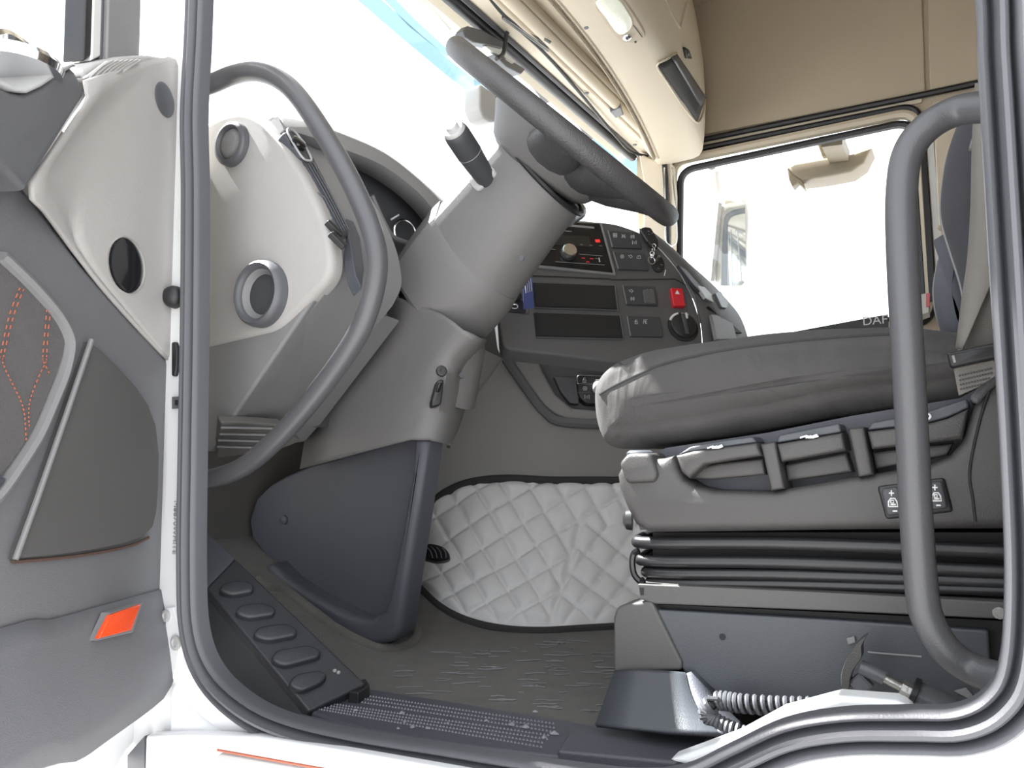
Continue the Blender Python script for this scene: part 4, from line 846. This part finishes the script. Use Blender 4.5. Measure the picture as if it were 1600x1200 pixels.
for j in range(4):
    for i in range(12):
        if i * 4.4 + j * 2 < 52: dots.append(box(U(1500 + i * 4.4 + j * .6, 587 + j * 7 - i * 1.0, Y=.8715), .0018, .001, .0016))
obj('weave_marks', join(*dots), M['black'], blt, smooth=False, kind='stuff')
obj('belt_guide', tube(UL([(1517, 224), (1560, 228)], Y=.90), .008, 10), M['mgrey'], blt)
# ---- passenger seat far behind, only its arm rest shows
ps = thing('passenger_seat', 'grey passenger seat mostly hidden behind the driver seat', 'seat', (.15, 2.2, 0))
obj('cushion', rounded(roundpoly([V((-.02, 0, .02)), V((-.02, 0, .45)), V((.48, 0, .45)), V((.48, 0, .02))], .05), 1.98, 2.45, .04), M['bolster'], ps, ang=80)
obj('backrest', rounded(roundpoly([V((.36, 0, .40)), V((.44, 0, 1.0)), V((.56, 0, 1.0)), V((.52, 0, .40))], .04), 1.98, 2.45, .03), M['bolster'], ps, ang=80)
a, b = U(1458, 512, Y=2.2), U(1466, 470, Y=2.2)
obj('arm_rest', lathe(a - V((0, 0, .30)), (b - a), [(.030, 0), (.030, .30), (.028, .33), (.020, .385), (.012, .395)], 20), M['mshell'], ps, ang=50)
obj('arm_ring', lathe(a - V((0, 0, .30)), (b - a), [(.031, .325), (.031, .332)], 20), M['black'], ps)
rb = UL([(1437, 460), (1450, 458), (1451, 488), (1437, 492)], Y=2.60); o = obj('side_marker', slab(rb, (0, .1, 0)), M['paper'], pb); obj('marker_lens', slab(UL([(1447, 458), (1453, 458), (1452, 478), (1447, 480)], Y=2.595), (0, .02, 0)), M['red'], pb)
# ================================================================== floor: quilted mat, ridges, sill plate, step strip, pedal
def FU(px, py, h=.008):
    """point of the floor surface (with the toe board) seen at a pixel"""
    d = ray(px, py); t0 = (h - CAM.z) / d.z; t = t0 * .4
    for i in range(400):
        p = CAM + d * t
        if p.z <= toe(p.x) + h: break
        t += .004
    return p
fo = bpy.data.objects['floor']
mb = [(640, 893), (655, 915), (690, 948), (735, 970), (790, 982), (850, 985), (920, 981), (1012, 976), (1150, 970)]; mt = [(652, 822), (672, 792), (698, 770), (735, 755), (790, 749), (860, 752), (930, 752), (1012, 753), (1150, 756)]
PM = PW
bl_ = [FU(*p) for p in mb]; tl_ = [U(*p, pl=PM) for p in mt]
NB = 160; NV = 76
bb, tt = crom(bl_, 20), crom(tl_, 20); bpx, tpx = crom([V((*p, 0)) for p in mb], 20), crom([V((*p, 0)) for p in mt], 20)
rows = []
def tri(x): x = x % 1.0; return 4 * x * (1 - x)
for j in range(NV):
    v = j / (NV - 1); r = []
    for i in range(NB):
        k = i * (len(bb) - 1) // (NB - 1); p = bb[k].lerp(tt[k], v); q = bpx[k].lerp(tpx[k], v)
        sag = math.sin(math.pi * v) * .030
        x, y = q.x, q.y; fold = 872 + (940 - y) * .30
        if x > fold + 2 and y > 822: c1 = (x * .62 - y * .78) / 37; c2 = (x * .80 + y * .60) / 38
        else: c1 = (x * .866 - y * .50) / 37.2; c2 = (x * .50 + y * .866) / 40
        g_ = min(tri(c1), tri(c2)); h = (1 - math.exp(-g_ * 5.0)) * .012 + (tri(c1) * tri(c2)) * .005
        if y > 822 and abs(x - fold) < 9: h *= .3 + .7 * abs(x - fold) / 9
        e = min(v, 1 - v) * 14
        h *= min(1, e)
        h += noise.noise(p * 11) * .006 * min(1, e)
        r.append(p + V((.10, -.35, .93)).normalized() * (-sag * .6 + .004) + V((.3, -.6, .75)).normalized() * h)
    rows.append(r)
mat_ = thing('quilted_mat', 'silver grey quilted vinyl floor mat with dark bound edge', 'floor mat', tuple(bl_[4]))
obj('quilt', grid(rows), M['quilt'], mat_, ang=180)
obj('binding', tube([p + V((0, 0, .004)) for p in crom([FU(p[0] - 2, p[1] + 4, .006) for p in mb], 6)], .0085, 8), M['binding'], mat_)
obj('binding', tube(crom([U(p[0], p[1] - 1, pl=off(PM, .006)) for p in mt], 6), .010, 8), M['binding'], mat_)
# engine tunnel under the mat
tn = structure('trim_5', slab([FU(640, 890, -.02), FU(1040, 985, -.02), V((.2, 1.62, 0)), V((.2, 2.0, 0)), V((-1.36, 2.0, .1))], (0, 0, -.02)), M['carpet'])
# printed ridges of the rubber floor
rs = random.Random(3); ms = []
for i in range(95):
    px, py = rs.uniform(600, 950), rs.uniform(1000, 1112)
    if py < 1000 + (830 - px) * .03 or py > 1085 + (px - 600) * .11 or (px < 665 and py < 1025): continue
    Lp = rs.uniform(8, 46); dy = rs.uniform(-.06, .06); ps_ = [FU(px + Lp * t, py + dy * Lp * t + rs.uniform(-.8, .8), .008) for t in (0, .25, .5, .75, 1)]
    ms.append(tube(ps_, rs.uniform(.0005, .0011), 5))
M['ridge'] = mat('floor_ridge', (0.21, 0.212, 0.22), 0.5, .3, 500)
obj('ridges', join(*ms), M['ridge'], fo, kind='stuff')
# raised carpet lip round the column foot
lip = crom([FU(*p, .008) for p in [(404, 905), (420, 918), (446, 924), (485, 953), (530, 986), (570, 1006), (605, 1014), (634, 1010), (650, 997), (651, 984)]], 5)
obj('carpet_lip', tube(lip, .010, 10), M['carpet'], fo)
# sill plate with two studded bands
sp_ = thing('sill_plate', 'black plastic sill plate with two studded bands along the door threshold', 'sill plate', tuple(U(760, 1140, Z=.0)))
obj('plate', slab(UL([(486, 1112), (516, 1090), (568, 1074), (760, 1104), (935, 1134), (1118, 1152), (1060, 1194), (900, 1184), (700, 1160), (560, 1136)], Z=.030), (0, 0, -.028)), M['navy'], sp_, bevel=.004)
obj('front_ridge', tube(crom(UL([(470, 1122), (560, 1142), (700, 1167), (860, 1191), (960, 1204)], Z=.032), 3), .005, 8), M['navy'], sp_)
obj('end_block', slab(UL([(890, 1140), (960, 1137), (1112, 1151), (1058, 1190), (870, 1172)], Z=.036), (0, 0, -.02)), M['navy'], sp_, bevel=.004)
ms = []
def stud(p, r=.0021, h=.0022): return [p + V((r, 0, 0)), p + V((0, r, 0)), p + V((-r, 0, 0)), p + V((0, -r, 0)), p + V((0, 0, h))], [(0, 1, 4), (1, 2, 4), (2, 3, 4), (3, 0, 4)]
for (a0, a1, b0, b1, nu, nv) in (((530, 1081), (870, 1132), (516, 1090), (866, 1144), 68, 3), ((505, 1098), (862, 1150), (496, 1108), (848, 1168), 70, 4)):
    A0, A1, B0, B1 = [U(*q, Z=.030) for q in (a0, a1, b0, b1)]
    for j in range(nv):
        for i in range(nu):
            u = (i + (j % 2) * .5) / nu; v = j / (nv - 1); ms.append(stud(A0.lerp(A1, u).lerp(B0.lerp(B1, u), v)))
M['stud'] = mat('stud_plastic', (0.12, 0.125, 0.145), 0.35)
obj('studs', join(*ms), M['stud'], sp_, kind='stuff', smooth=False)
# crumbs of dry mud on the plate
ms = []
for px, py, r in ((556, 1110, 4), (628, 1114, 5), (632, 1128, 3), (622, 1138, 3), (644, 1136, 5), (668, 1138, 4), (700, 1130, 3), (760, 1126, 4), (800, 1132, 5), (822, 1136, 6), (836, 1112, 4), (866, 1146, 6), (850, 1152, 4), (640, 1158, 3), (668, 1162, 3)):
    c = U(px, py, Z=.031); r = r * .0010
    ms.append(([c + V((r * math.cos(t) * rs.uniform(.6, 1.2), r * math.sin(t) * rs.uniform(.6, 1.2), 0)) for t in [k * 1.047 for k in range(6)]] + [c + V((0, 0, r * .6))], [(k, (k + 1) % 6, 6) for k in range(6)]))
M['mud'] = mat('dry_mud', (0.22, 0.225, 0.24), 0.9)
obj('mud_crumbs', join(*ms), M['mud'], sp_, kind='stuff', smooth=False)
# step strip with five oval pads
sA, sB = UL([(322, 920), (482, 1112)], Y=.737); iA, iB = UL([(368, 872), (572, 1068)], Y=.80)
stp = thing('step_strip', 'black sloping side strip with five raised oval pads beside the floor', 'step trim', tuple(sB))
NS = (sB - sA).cross(iA - sA).normalized(); NS = NS if NS.z > 0 else -NS; PS = (sA, NS); iB = U(572, 1068, pl=PS)
obj('strip', slab([sA, sB, iB, iA], NS * -.02), M['strip'], stp, bevel=.004, seg=3)
for q in ([(340, 922), (350, 909), (384, 905), (398, 914), (395, 923), (362, 929)], [(366, 957), (376, 943), (414, 940), (432, 950), (428, 959), (388, 965)], [(394, 992), (404, 978), (450, 972), (466, 983), (462, 992), (418, 1000)],
          [(422, 1030), (432, 1014), (484, 1006), (503, 1016), (498, 1026), (444, 1040)], [(449, 1069), (460, 1053), (500, 1045), (513, 1054), (502, 1066), (470, 1080)]):
    obj('pad', pillow(roundpoly(UL(q, pl=off(PS, .009)), .010), NS * -.010, .004, 4), M['strip'], stp, ang=70)
obj('strip_side', slab(UL([(318, 918), (484, 1113), (462, 1126), (384, 1094), (336, 1042), (316, 985)], Y=.742), (0, .01, 0)), M['darker'], stp, bevel=.003)
obj('end_tab', slab(UL([(540, 1068), (572, 1060), (578, 1070), (560, 1082), (545, 1080)], Z=.045), (0, 0, -.03)), M['black'], stp, bevel=.002)
obj('strip_top', slab([sA, iA, iA + (iA - iB) * .3, sA + (sA - sB) * .3], NS * -.02), M['navy'], stp, bevel=.003)
for q in ((523, 1048), (529, 1051)): obj('rivet', lathe(U(*q, pl=off(PS, .001)), NS, [(.003, 0), (.002, .002), (0, .002)], 8), M['printg'], stp)
# pedal
pe = thing('pedal', 'ribbed black rubber pedal pad next to the column foot', 'pedal', tuple(U(675, 870, Y=1.26)))
pq = UL([(640, 862), (652, 852), (672, 849), (692, 854), (702, 865), (700, 874), (680, 877), (658, 872), (640, 874)], Y=1.255)
obj('pad', pillow(crom(pq, 3, True), (-.02, .03, -.01), .006), M['black'], pe)
for i in range(4): obj('rib', tube(crom(UL([(664 + i * 9, 853 + i), (672 + i * 8, 860 + i), (676 + i * 7, 872)], Y=1.252), 3), .0012, 5), M['rubber'], pe)
obj('arm', tube(crom([U(650, 866, Y=1.29), U(630, 850, Y=1.35), U(610, 780, Y=1.38)], 4), .010, 8), M['black'], pe)
# ================================================================== overhead locker
lk = thing('overhead_locker', 'beige overhead locker above the windscreen with lamp and open shelf', 'locker', (-.8, 1.7, 1.5))
def bow(y): return -.105 * ((y - 1.5) / 1.1) ** 2 if y > 1.5 else 0.0
LP = [(-.822, 1.497), (-.80, 1.492), (-.74, 1.492), (-.685, 1.493), (-.660, 1.500), (-.648, 1.516), (-.640, 1.56), (-.630, 1.66), (-.632, 1.80), (-.650, 1.95), (-.68, 2.075), (-.90, 2.075), (-.90, 1.60), (-.84, 1.52)]
def lprof(y, s=1.0, dz=0.0):
    cx, cz = -.78, 1.75
    dz += -.052 * ((y - 1.5) / 1.1) ** 2 if y > 1.5 else 0
    return [V(((x - cx) * s + cx + bow(y), y, (z - cz) * s + cz + dz * max(0, min(1, (1.9 - z) / .35)))) for x, z in LP]
st_ = [lprof(.76 + .12 * i) for i in range(16)] + [lprof(2.60), lprof(2.64, .985), lprof(2.665, .95), lprof(2.68, .88)]
lbd = obj('body', loft(st_, True, True), M['beige'], lk, ang=60)
ly = lambda y, i: lprof(y)[i]
PB = (ly(1.85, 2) + V((0, 0, -.0005)), V((0, -.045, -1)).normalized())
def low(px, d=0.0): return UL(px, pl=off(PB, d))
# reading lamp
lf = obj('lamp_frame', pillow(crom(low([(926, 4), (940, -4), (968, -4), (984, 14), (1006, 50), (1006, 60), (988, 67), (966, 62), (944, 34)], .004), 4, True), PB[1] * -.01, .003), M['cloth_beige'], lk)
obj('lamp_lens', pillow(crom(low([(931, 7), (943, 0), (966, 0), (980, 18), (988, 34), (984, 48), (966, 54), (946, 28)], .008), 4, True), PB[1] * -.006, .003), M['lens'], lf)
obj('spot_bulb', lathe(U(980, 58, pl=off(PB, .004)), PB[1], [(.013, 0), (.012, .004), (.007, .008), (0, .009)], 18), M['chrome'], lf)
obj('lamp_switch', lathe(U(993, 65, pl=off(PB, .004)), PB[1], [(.003, 0), (.003, .003), (0, .003)], 8), M['black'], lf)
obj('lamp_groove', tube(low([(990, 40), (1003, 58)], .005), .0012, 5), M['rubber'], lf)
obj('screw', lathe(U(916, 43, pl=off(PB, .001)), PB[1], [(.007, 0), (.006, .002), (0, .002)], 12), M['rubber'], lk)
obj('edge_groove', tube([ly(.78 + .1 * i, 0) + V((.012, 0, -.003)) for i in range(19)], .004, 6), M['cloth_beige'], lk)
obj('edge_groove', tube([ly(.78 + .1 * i, 0) + V((-.004, 0, -.004)) for i in range(19)], .005, 6), M['groove_shade'], lk)
# shelf at the lower rear corner: dark sheet on the surface paints its shade
surf = caster(lbd)
M['shelf'] = mat('shelf_shade', (0.03, 0.028, 0.026), 0.7)
sh = obj('opening_shade', patch([(1027, 101), (1050, 88), (1098, 160), (1088, 190)], 4, 10, .003, surf), M['shelf'], lk, solid=.004)
obj('shelf_roll', patch([(1046, 90), (1054, 85), (1100, 153), (1092, 166)], 3, 10, .006, surf), M['rubber'], sh, solid=.006)
obj('shelf_lip', tube(crom([surf(*q, .004) for q in [(1055, 84), (1066, 101), (1078, 119), (1090, 137), (1100, 152)]], 3), .004, 8), M['beige'], sh)
obj('shelf_rim', tube(crom([surf(*q, .004) for q in [(1055, 84), (1040, 92), (1026, 101), (1040, 124), (1056, 149), (1072, 172), (1088, 192), (1097, 178), (1100, 155)]], 3), .003, 8), M['beige'], sh)
obj('latch', patch([(1066, 74), (1073, 78), (1078, 92), (1070, 91)], 3, 3, .004, surf), M['black'], lk, solid=.006)
obj('latch_mark', patch([(1070, 84), (1073, 83), (1074, 87), (1071, 88)], 1, 1, .008, surf), M['printg'], lk, solid=.001)
obj('door_seam', tube([surf(*q, .001) for q in [(1035, -8), (1042, 6), (1048, 20), (1055, 33), (1062, 44)]], .004, 6), M['cloth_beige'], lk)
obj('door_seam', tube([surf(*q, .001) for q in [(1062, 44), (1066, 30), (1071, 10), (1076, -8)]], .003, 6), M['cloth_beige'], lk)
# ================================================================== things on and outside the windscreen
wc = thing('windscreen_sensor', 'silver grey sensor box fixed to the windscreen behind the steering wheel', 'sensor', tuple(U(778, 190, X=-1.08)))
obj('housing', pillow(roundpoly(UL([(751, 130), (774, 146), (800, 170), (807, 180), (803, 187), (788, 190), (768, 191), (757, 184), (750, 168)], X=-1.06), .01), (-.05, 0, 0), .008), M['silver'], wc)
obj('rear_half', pillow(UL([(778, 150), (796, 162), (806, 176), (803, 186), (794, 188), (786, 170)], X=-1.052), (-.02, 0, 0), .004), M['rubber'], wc)
obj('button', lathe(U(782, 182, X=-1.052), (1, -.6, 0), [(.003, 0), (.003, .004), (0, .004)], 8), M['black'], wc)
bm_ = thing('mirror_mount', 'dark bracket and cable hanging from the header above the windscreen', 'bracket', tuple(U(800, 90, X=-1.03)))
obj('bracket', slab(UL([(724, 48), (732, 40), (752, 46), (776, 58), (790, 66), (784, 76), (762, 70), (740, 66), (728, 58)], X=-1.04), (-.03, 0, 0)), M['rubber'], bm_, bevel=.004)
obj('bracket_plate', slab(UL([(758, 72), (776, 69), (786, 78), (780, 86), (768, 80)], X=-1.045), (-.01, 0, 0)), M['paper'], bm_)
obj('bracket_plate', slab(UL([(790, 82), (806, 96), (800, 100), (788, 92)], X=-1.04), (-.01, 0, 0)), M['paper'], bm_)
obj('cable', tube(crom(UL([(796, 46), (791, 54), (790, 66), (786, 84), (776, 92)], X=-1.02), 4), .006, 8), M['black'], bm_)
obj('lower_arm', slab(UL([(772, 84), (790, 88), (822, 108), (815, 116), (792, 104)], X=-1.04), (-.03, 0, 0)), M['rubber'], bm_, bevel=.004)
sv = thing('sun_visor', 'tinted blue sun visor mounted outside above the windscreen', 'sun visor', tuple(U(750, 140, X=-1.25)))
for q in ([(520, -36), (556, -36), (660, 56), (715, 104), (752, 131), (746, 153), (700, 118), (640, 68)], [(570, -36), (590, -30), (650, 32), (705, 82), (700, 88), (640, 40)], [(864, 150), (890, 168), (914, 187), (911, 198), (884, 178), (862, 160)], [(930, 209), (965, 230), (996, 250), (1006, 266), (1003, 280), (985, 264), (927, 222)], [(742, 124), (800, 170), (812, 190), (790, 180), (745, 146)]):
    obj('visor_pane', slab(UL(q, X=-1.25), (-.004, 0, 0)), M['tint'], sv, smooth=False)
obj('visor_shell', slab(UL([(618, -30), (716, -30), (760, 40), (800, 84), (760, 70), (705, 46)], X=-1.26), (-.004, 0, 0)), M['mshell'], sv, smooth=False)
obj('visor_rib', tube(UL([(640, -30), (704, 46)], X=-1.25), .006, 6), M['silver'], sv)
for q in ([(906, 188), (918, 190), (932, 208), (926, 218)], [(838, 132), (850, 134), (866, 150), (858, 160)]): obj('visor_bracket', slab(UL(q, X=-1.24), (-.02, 0, 0)), M['rubber'], sv)
# passenger door mirror and kerb mirror outside
dm = thing('door_mirror', 'tall pale wing mirror outside the passenger window', 'mirror', tuple(U(1140, 452, Y=3.05)))
obj('shell', pillow(roundpoly(UL([(1130, 306), (1150, 303), (1168, 312), (1172, 330), (1168, 440), (1160, 450), (1128, 452), (1112, 444), (1114, 400), (1118, 330)], Y=3.06), .02), (-.03, .10, 0), .02), M['mshell'], dm)
obj('mirror_glass', slab(UL([(1133, 312), (1164, 318), (1166, 438), (1158, 446), (1124, 446)], Y=3.055), (-.002, .004, 0)), M['mirror'], dm)
obj('arm', tube(crom(UL([(1118, 250), (1120, 285), (1124, 310)], Y=3.10), 3), .020, 10), M['mshell'], dm)
obj('shell_band', tube(crom(UL([(1124, 318), (1116, 400), (1112, 440)], Y=3.05), 3), .012, 8), M['silver'], dm)
obj('mount', tube([U(1120, 262, Y=3.10), U(1112, 258, Y=2.81)], .018, 10), M['mshell'], dm)
km = thing('kerb_mirror', 'beige kerb mirror hanging above the passenger window outside', 'mirror', tuple(U(1290, 280, Y=2.98)))
ks = UL([(1229, 262), (1240, 254), (1290, 246), (1330, 240), (1362, 230), (1350, 254), (1330, 268), (1290, 276), (1252, 281), (1238, 272)], Y=2.98)
obj('shell', pillow(ks, (0, .12, 0), .012), M['tan'], km)
obj('shell_skirt', pillow(UL([(1230, 264), (1238, 272), (1252, 281), (1258, 296), (1246, 284), (1238, 292), (1232, 280)], Y=2.985), (0, .05, 0), .004), M['tan'], km)
obj('stem', slab(UL([(1276, 222), (1320, 214), (1319, 238), (1284, 244)], Y=2.99), (0, .04, 0)), M['tan'], km, bevel=.004)
obj('mount', slab(UL([(1280, 214), (1316, 207), (1316, 226), (1284, 230)], Y=2.805), (0, .19, 0)), M['tan'], km)
obj('stem_screw', lathe(U(1298, 228, Y=2.99), (0, -1, 0), [(.004, 0), (.003, .003), (0, .003)], 8), M['black'], km)
obj('cable_loop', tube(crom(UL([(1038, 262), (1040, 330), (1040, 372), (1046, 383), (1053, 384), (1058, 374), (1056, 330), (1050, 262)], Y=2.60), 5), .0028, 6), M['chrome'], t3)
# ================================================================== small loose things
tg_ = thing('blue_tag', 'small blue card with white print hanging beside the steering column', 'tag', tuple(U(826, 482, pl=off(PC, .05))))
q = UL([(817, 430), (830, 419), (832, 432), (834, 481), (818, 483)], pl=off(PC, .05)); obj('card', slab(q, nC * -.0012), M['blue'], tg_, smooth=False)
for i in range(4): obj('print_line', tube(UL([(820 + i * 3, 438 - i * 2), (822 + i * 3, 458 - i)], pl=off(PC, .0512)), .0006, 4), M['print'], tg_)
obj('stub', lathe(U(824, 487, pl=off(PC, .05)), V((0, 0, -1)), [(.004, -.004), (.005, .004), (.003, .006)], 10), M['rubber'], tg_)
ky = thing('key_fob', 'black key fob with silver ring hanging from the ignition lock', 'key', tuple(U(1015, 412, pl=off(PC, .03))))
fq = UL([(1001, 357), (1006, 354), (1017, 355), (1030, 376), (1029, 386), (1018, 384), (1010, 374)], pl=off(PC, .030)); obj('fob', pillow(roundpoly(fq, .005), nC * -.012, .003), M['black'], ky)
obj('fob_edge', tube(UL([(1000, 358), (1012, 377)], pl=off(PC, .030)), .0022, 6), M['teal'], ky)
for q in ((1012, 361), (1018, 364), (1013, 366)): obj('fob_button', tube(UL([q, (q[0] + 2.5, q[1] + .6)], pl=off(PC, .0308)), .0008, 5), M['printg'], ky)
obj('blade', box(U(1027, 405, pl=off(PC, .012)), .006, .006, .025, (pu, pv, nC)), M['steel'], ky)
def loop(px, py, r, tilt): 
    c = U(px, py, pl=off(PC, .030)); a = (pu * math.cos(tilt) + nC * math.sin(tilt)); return tube([c + a * (r * math.cos(t)) + pv * (r * 1.3 * math.sin(t)) for t in [2 * math.pi * i / 16 for i in range(16)]], .0012, 6, True)
for px, py, r, tl0 in ((1022, 384, .004, .2), (1021, 390, .004, 1.3), (1019, 396, .0045, .3), (1019, 400, .004, 1.2), (1018, 407, .008, .1)): obj('ring', loop(px, py, r, tl0), M['chrome'], ky)
# T-handled lever and coiled air hose beside the seat
tv = thing('pull_lever', 'black T shaped pull lever beside the seat pedestal', 'lever', tuple(U(1440, 1105, Y=.83)))
hd = UL([(1354, 994), (1346, 1010), (1346, 1028), (1334, 1046), (1328, 1062), (1326, 1078), (1316, 1074), (1314, 1056), (1322, 1030), (1336, 1008)], Y=.845)
obj('grip', slab(crom(hd, 3, True), (0, .020, 0)), M['base'], tv, bevel=.003, seg=3)
obj('shank', tube(UL([(1344, 1042), (1382, 1060)], Y=.854), .0075, 12), M['rubber'], tv)
obj('rod', tube(UL([(1380, 1059), (1412, 1076)], Y=.854), .0045, 10), M['steel'], tv)
obj('collar', tube(UL([(1408, 1074), (1430, 1086)], Y=.854), .008, 8), M['steel'], tv)
obj('flange', lathe(U(1428, 1084, Y=.854), (U(1428, 1084, Y=.854) - U(1382, 1060, Y=.854)), [(.016, -.003), (.016, .002), (.010, .003)], 16), M['black'], tv)
obj('barrel', tube(UL([(1432, 1087), (1492, 1116)], Y=.856), .0145, 16), M['rubber'], tv)
obj('pin', lathe(U(1345, 1068, Y=.856), (0, -1, 0), [(.012, -.004), (.012, .006), (.009, .008)], 4), M['rubber'], tv)
hs = thing('air_hose', 'black coiled air hose lying on the floor beside the pedestal', 'hose', tuple(U(1120, 1130, Y=.84)))
core = crom(UL([(1176, 1154), (1140, 1140), (1112, 1124), (1106, 1108), (1120, 1100), (1150, 1104), (1200, 1108), (1250, 1110), (1300, 1112)], Y=.845), 16)
core = [p + V((0, .0 if i < 60 else .012, 0)) for i, p in enumerate(core)]
Tt, Nn = frames(core, False); hel = []; turns = 34; NH = turns * 9
for i in range(NH):
    f_ = i / (NH - 1) * (len(core) - 1); k = min(int(f_), len(core) - 2); q = f_ - k; c = core[k].lerp(core[k + 1], q); a = 2 * math.pi * i / 9; B_ = Tt[k].cross(Nn[k])
    hel.append(c + (Nn[k] * math.cos(a) + B_ * math.sin(a)) * .0085)
obj('coil', tube(hel, .0026, 6), M['rubber'], hs)
obj('core', tube(core[::4], .005, 8), M['hole'], hs)
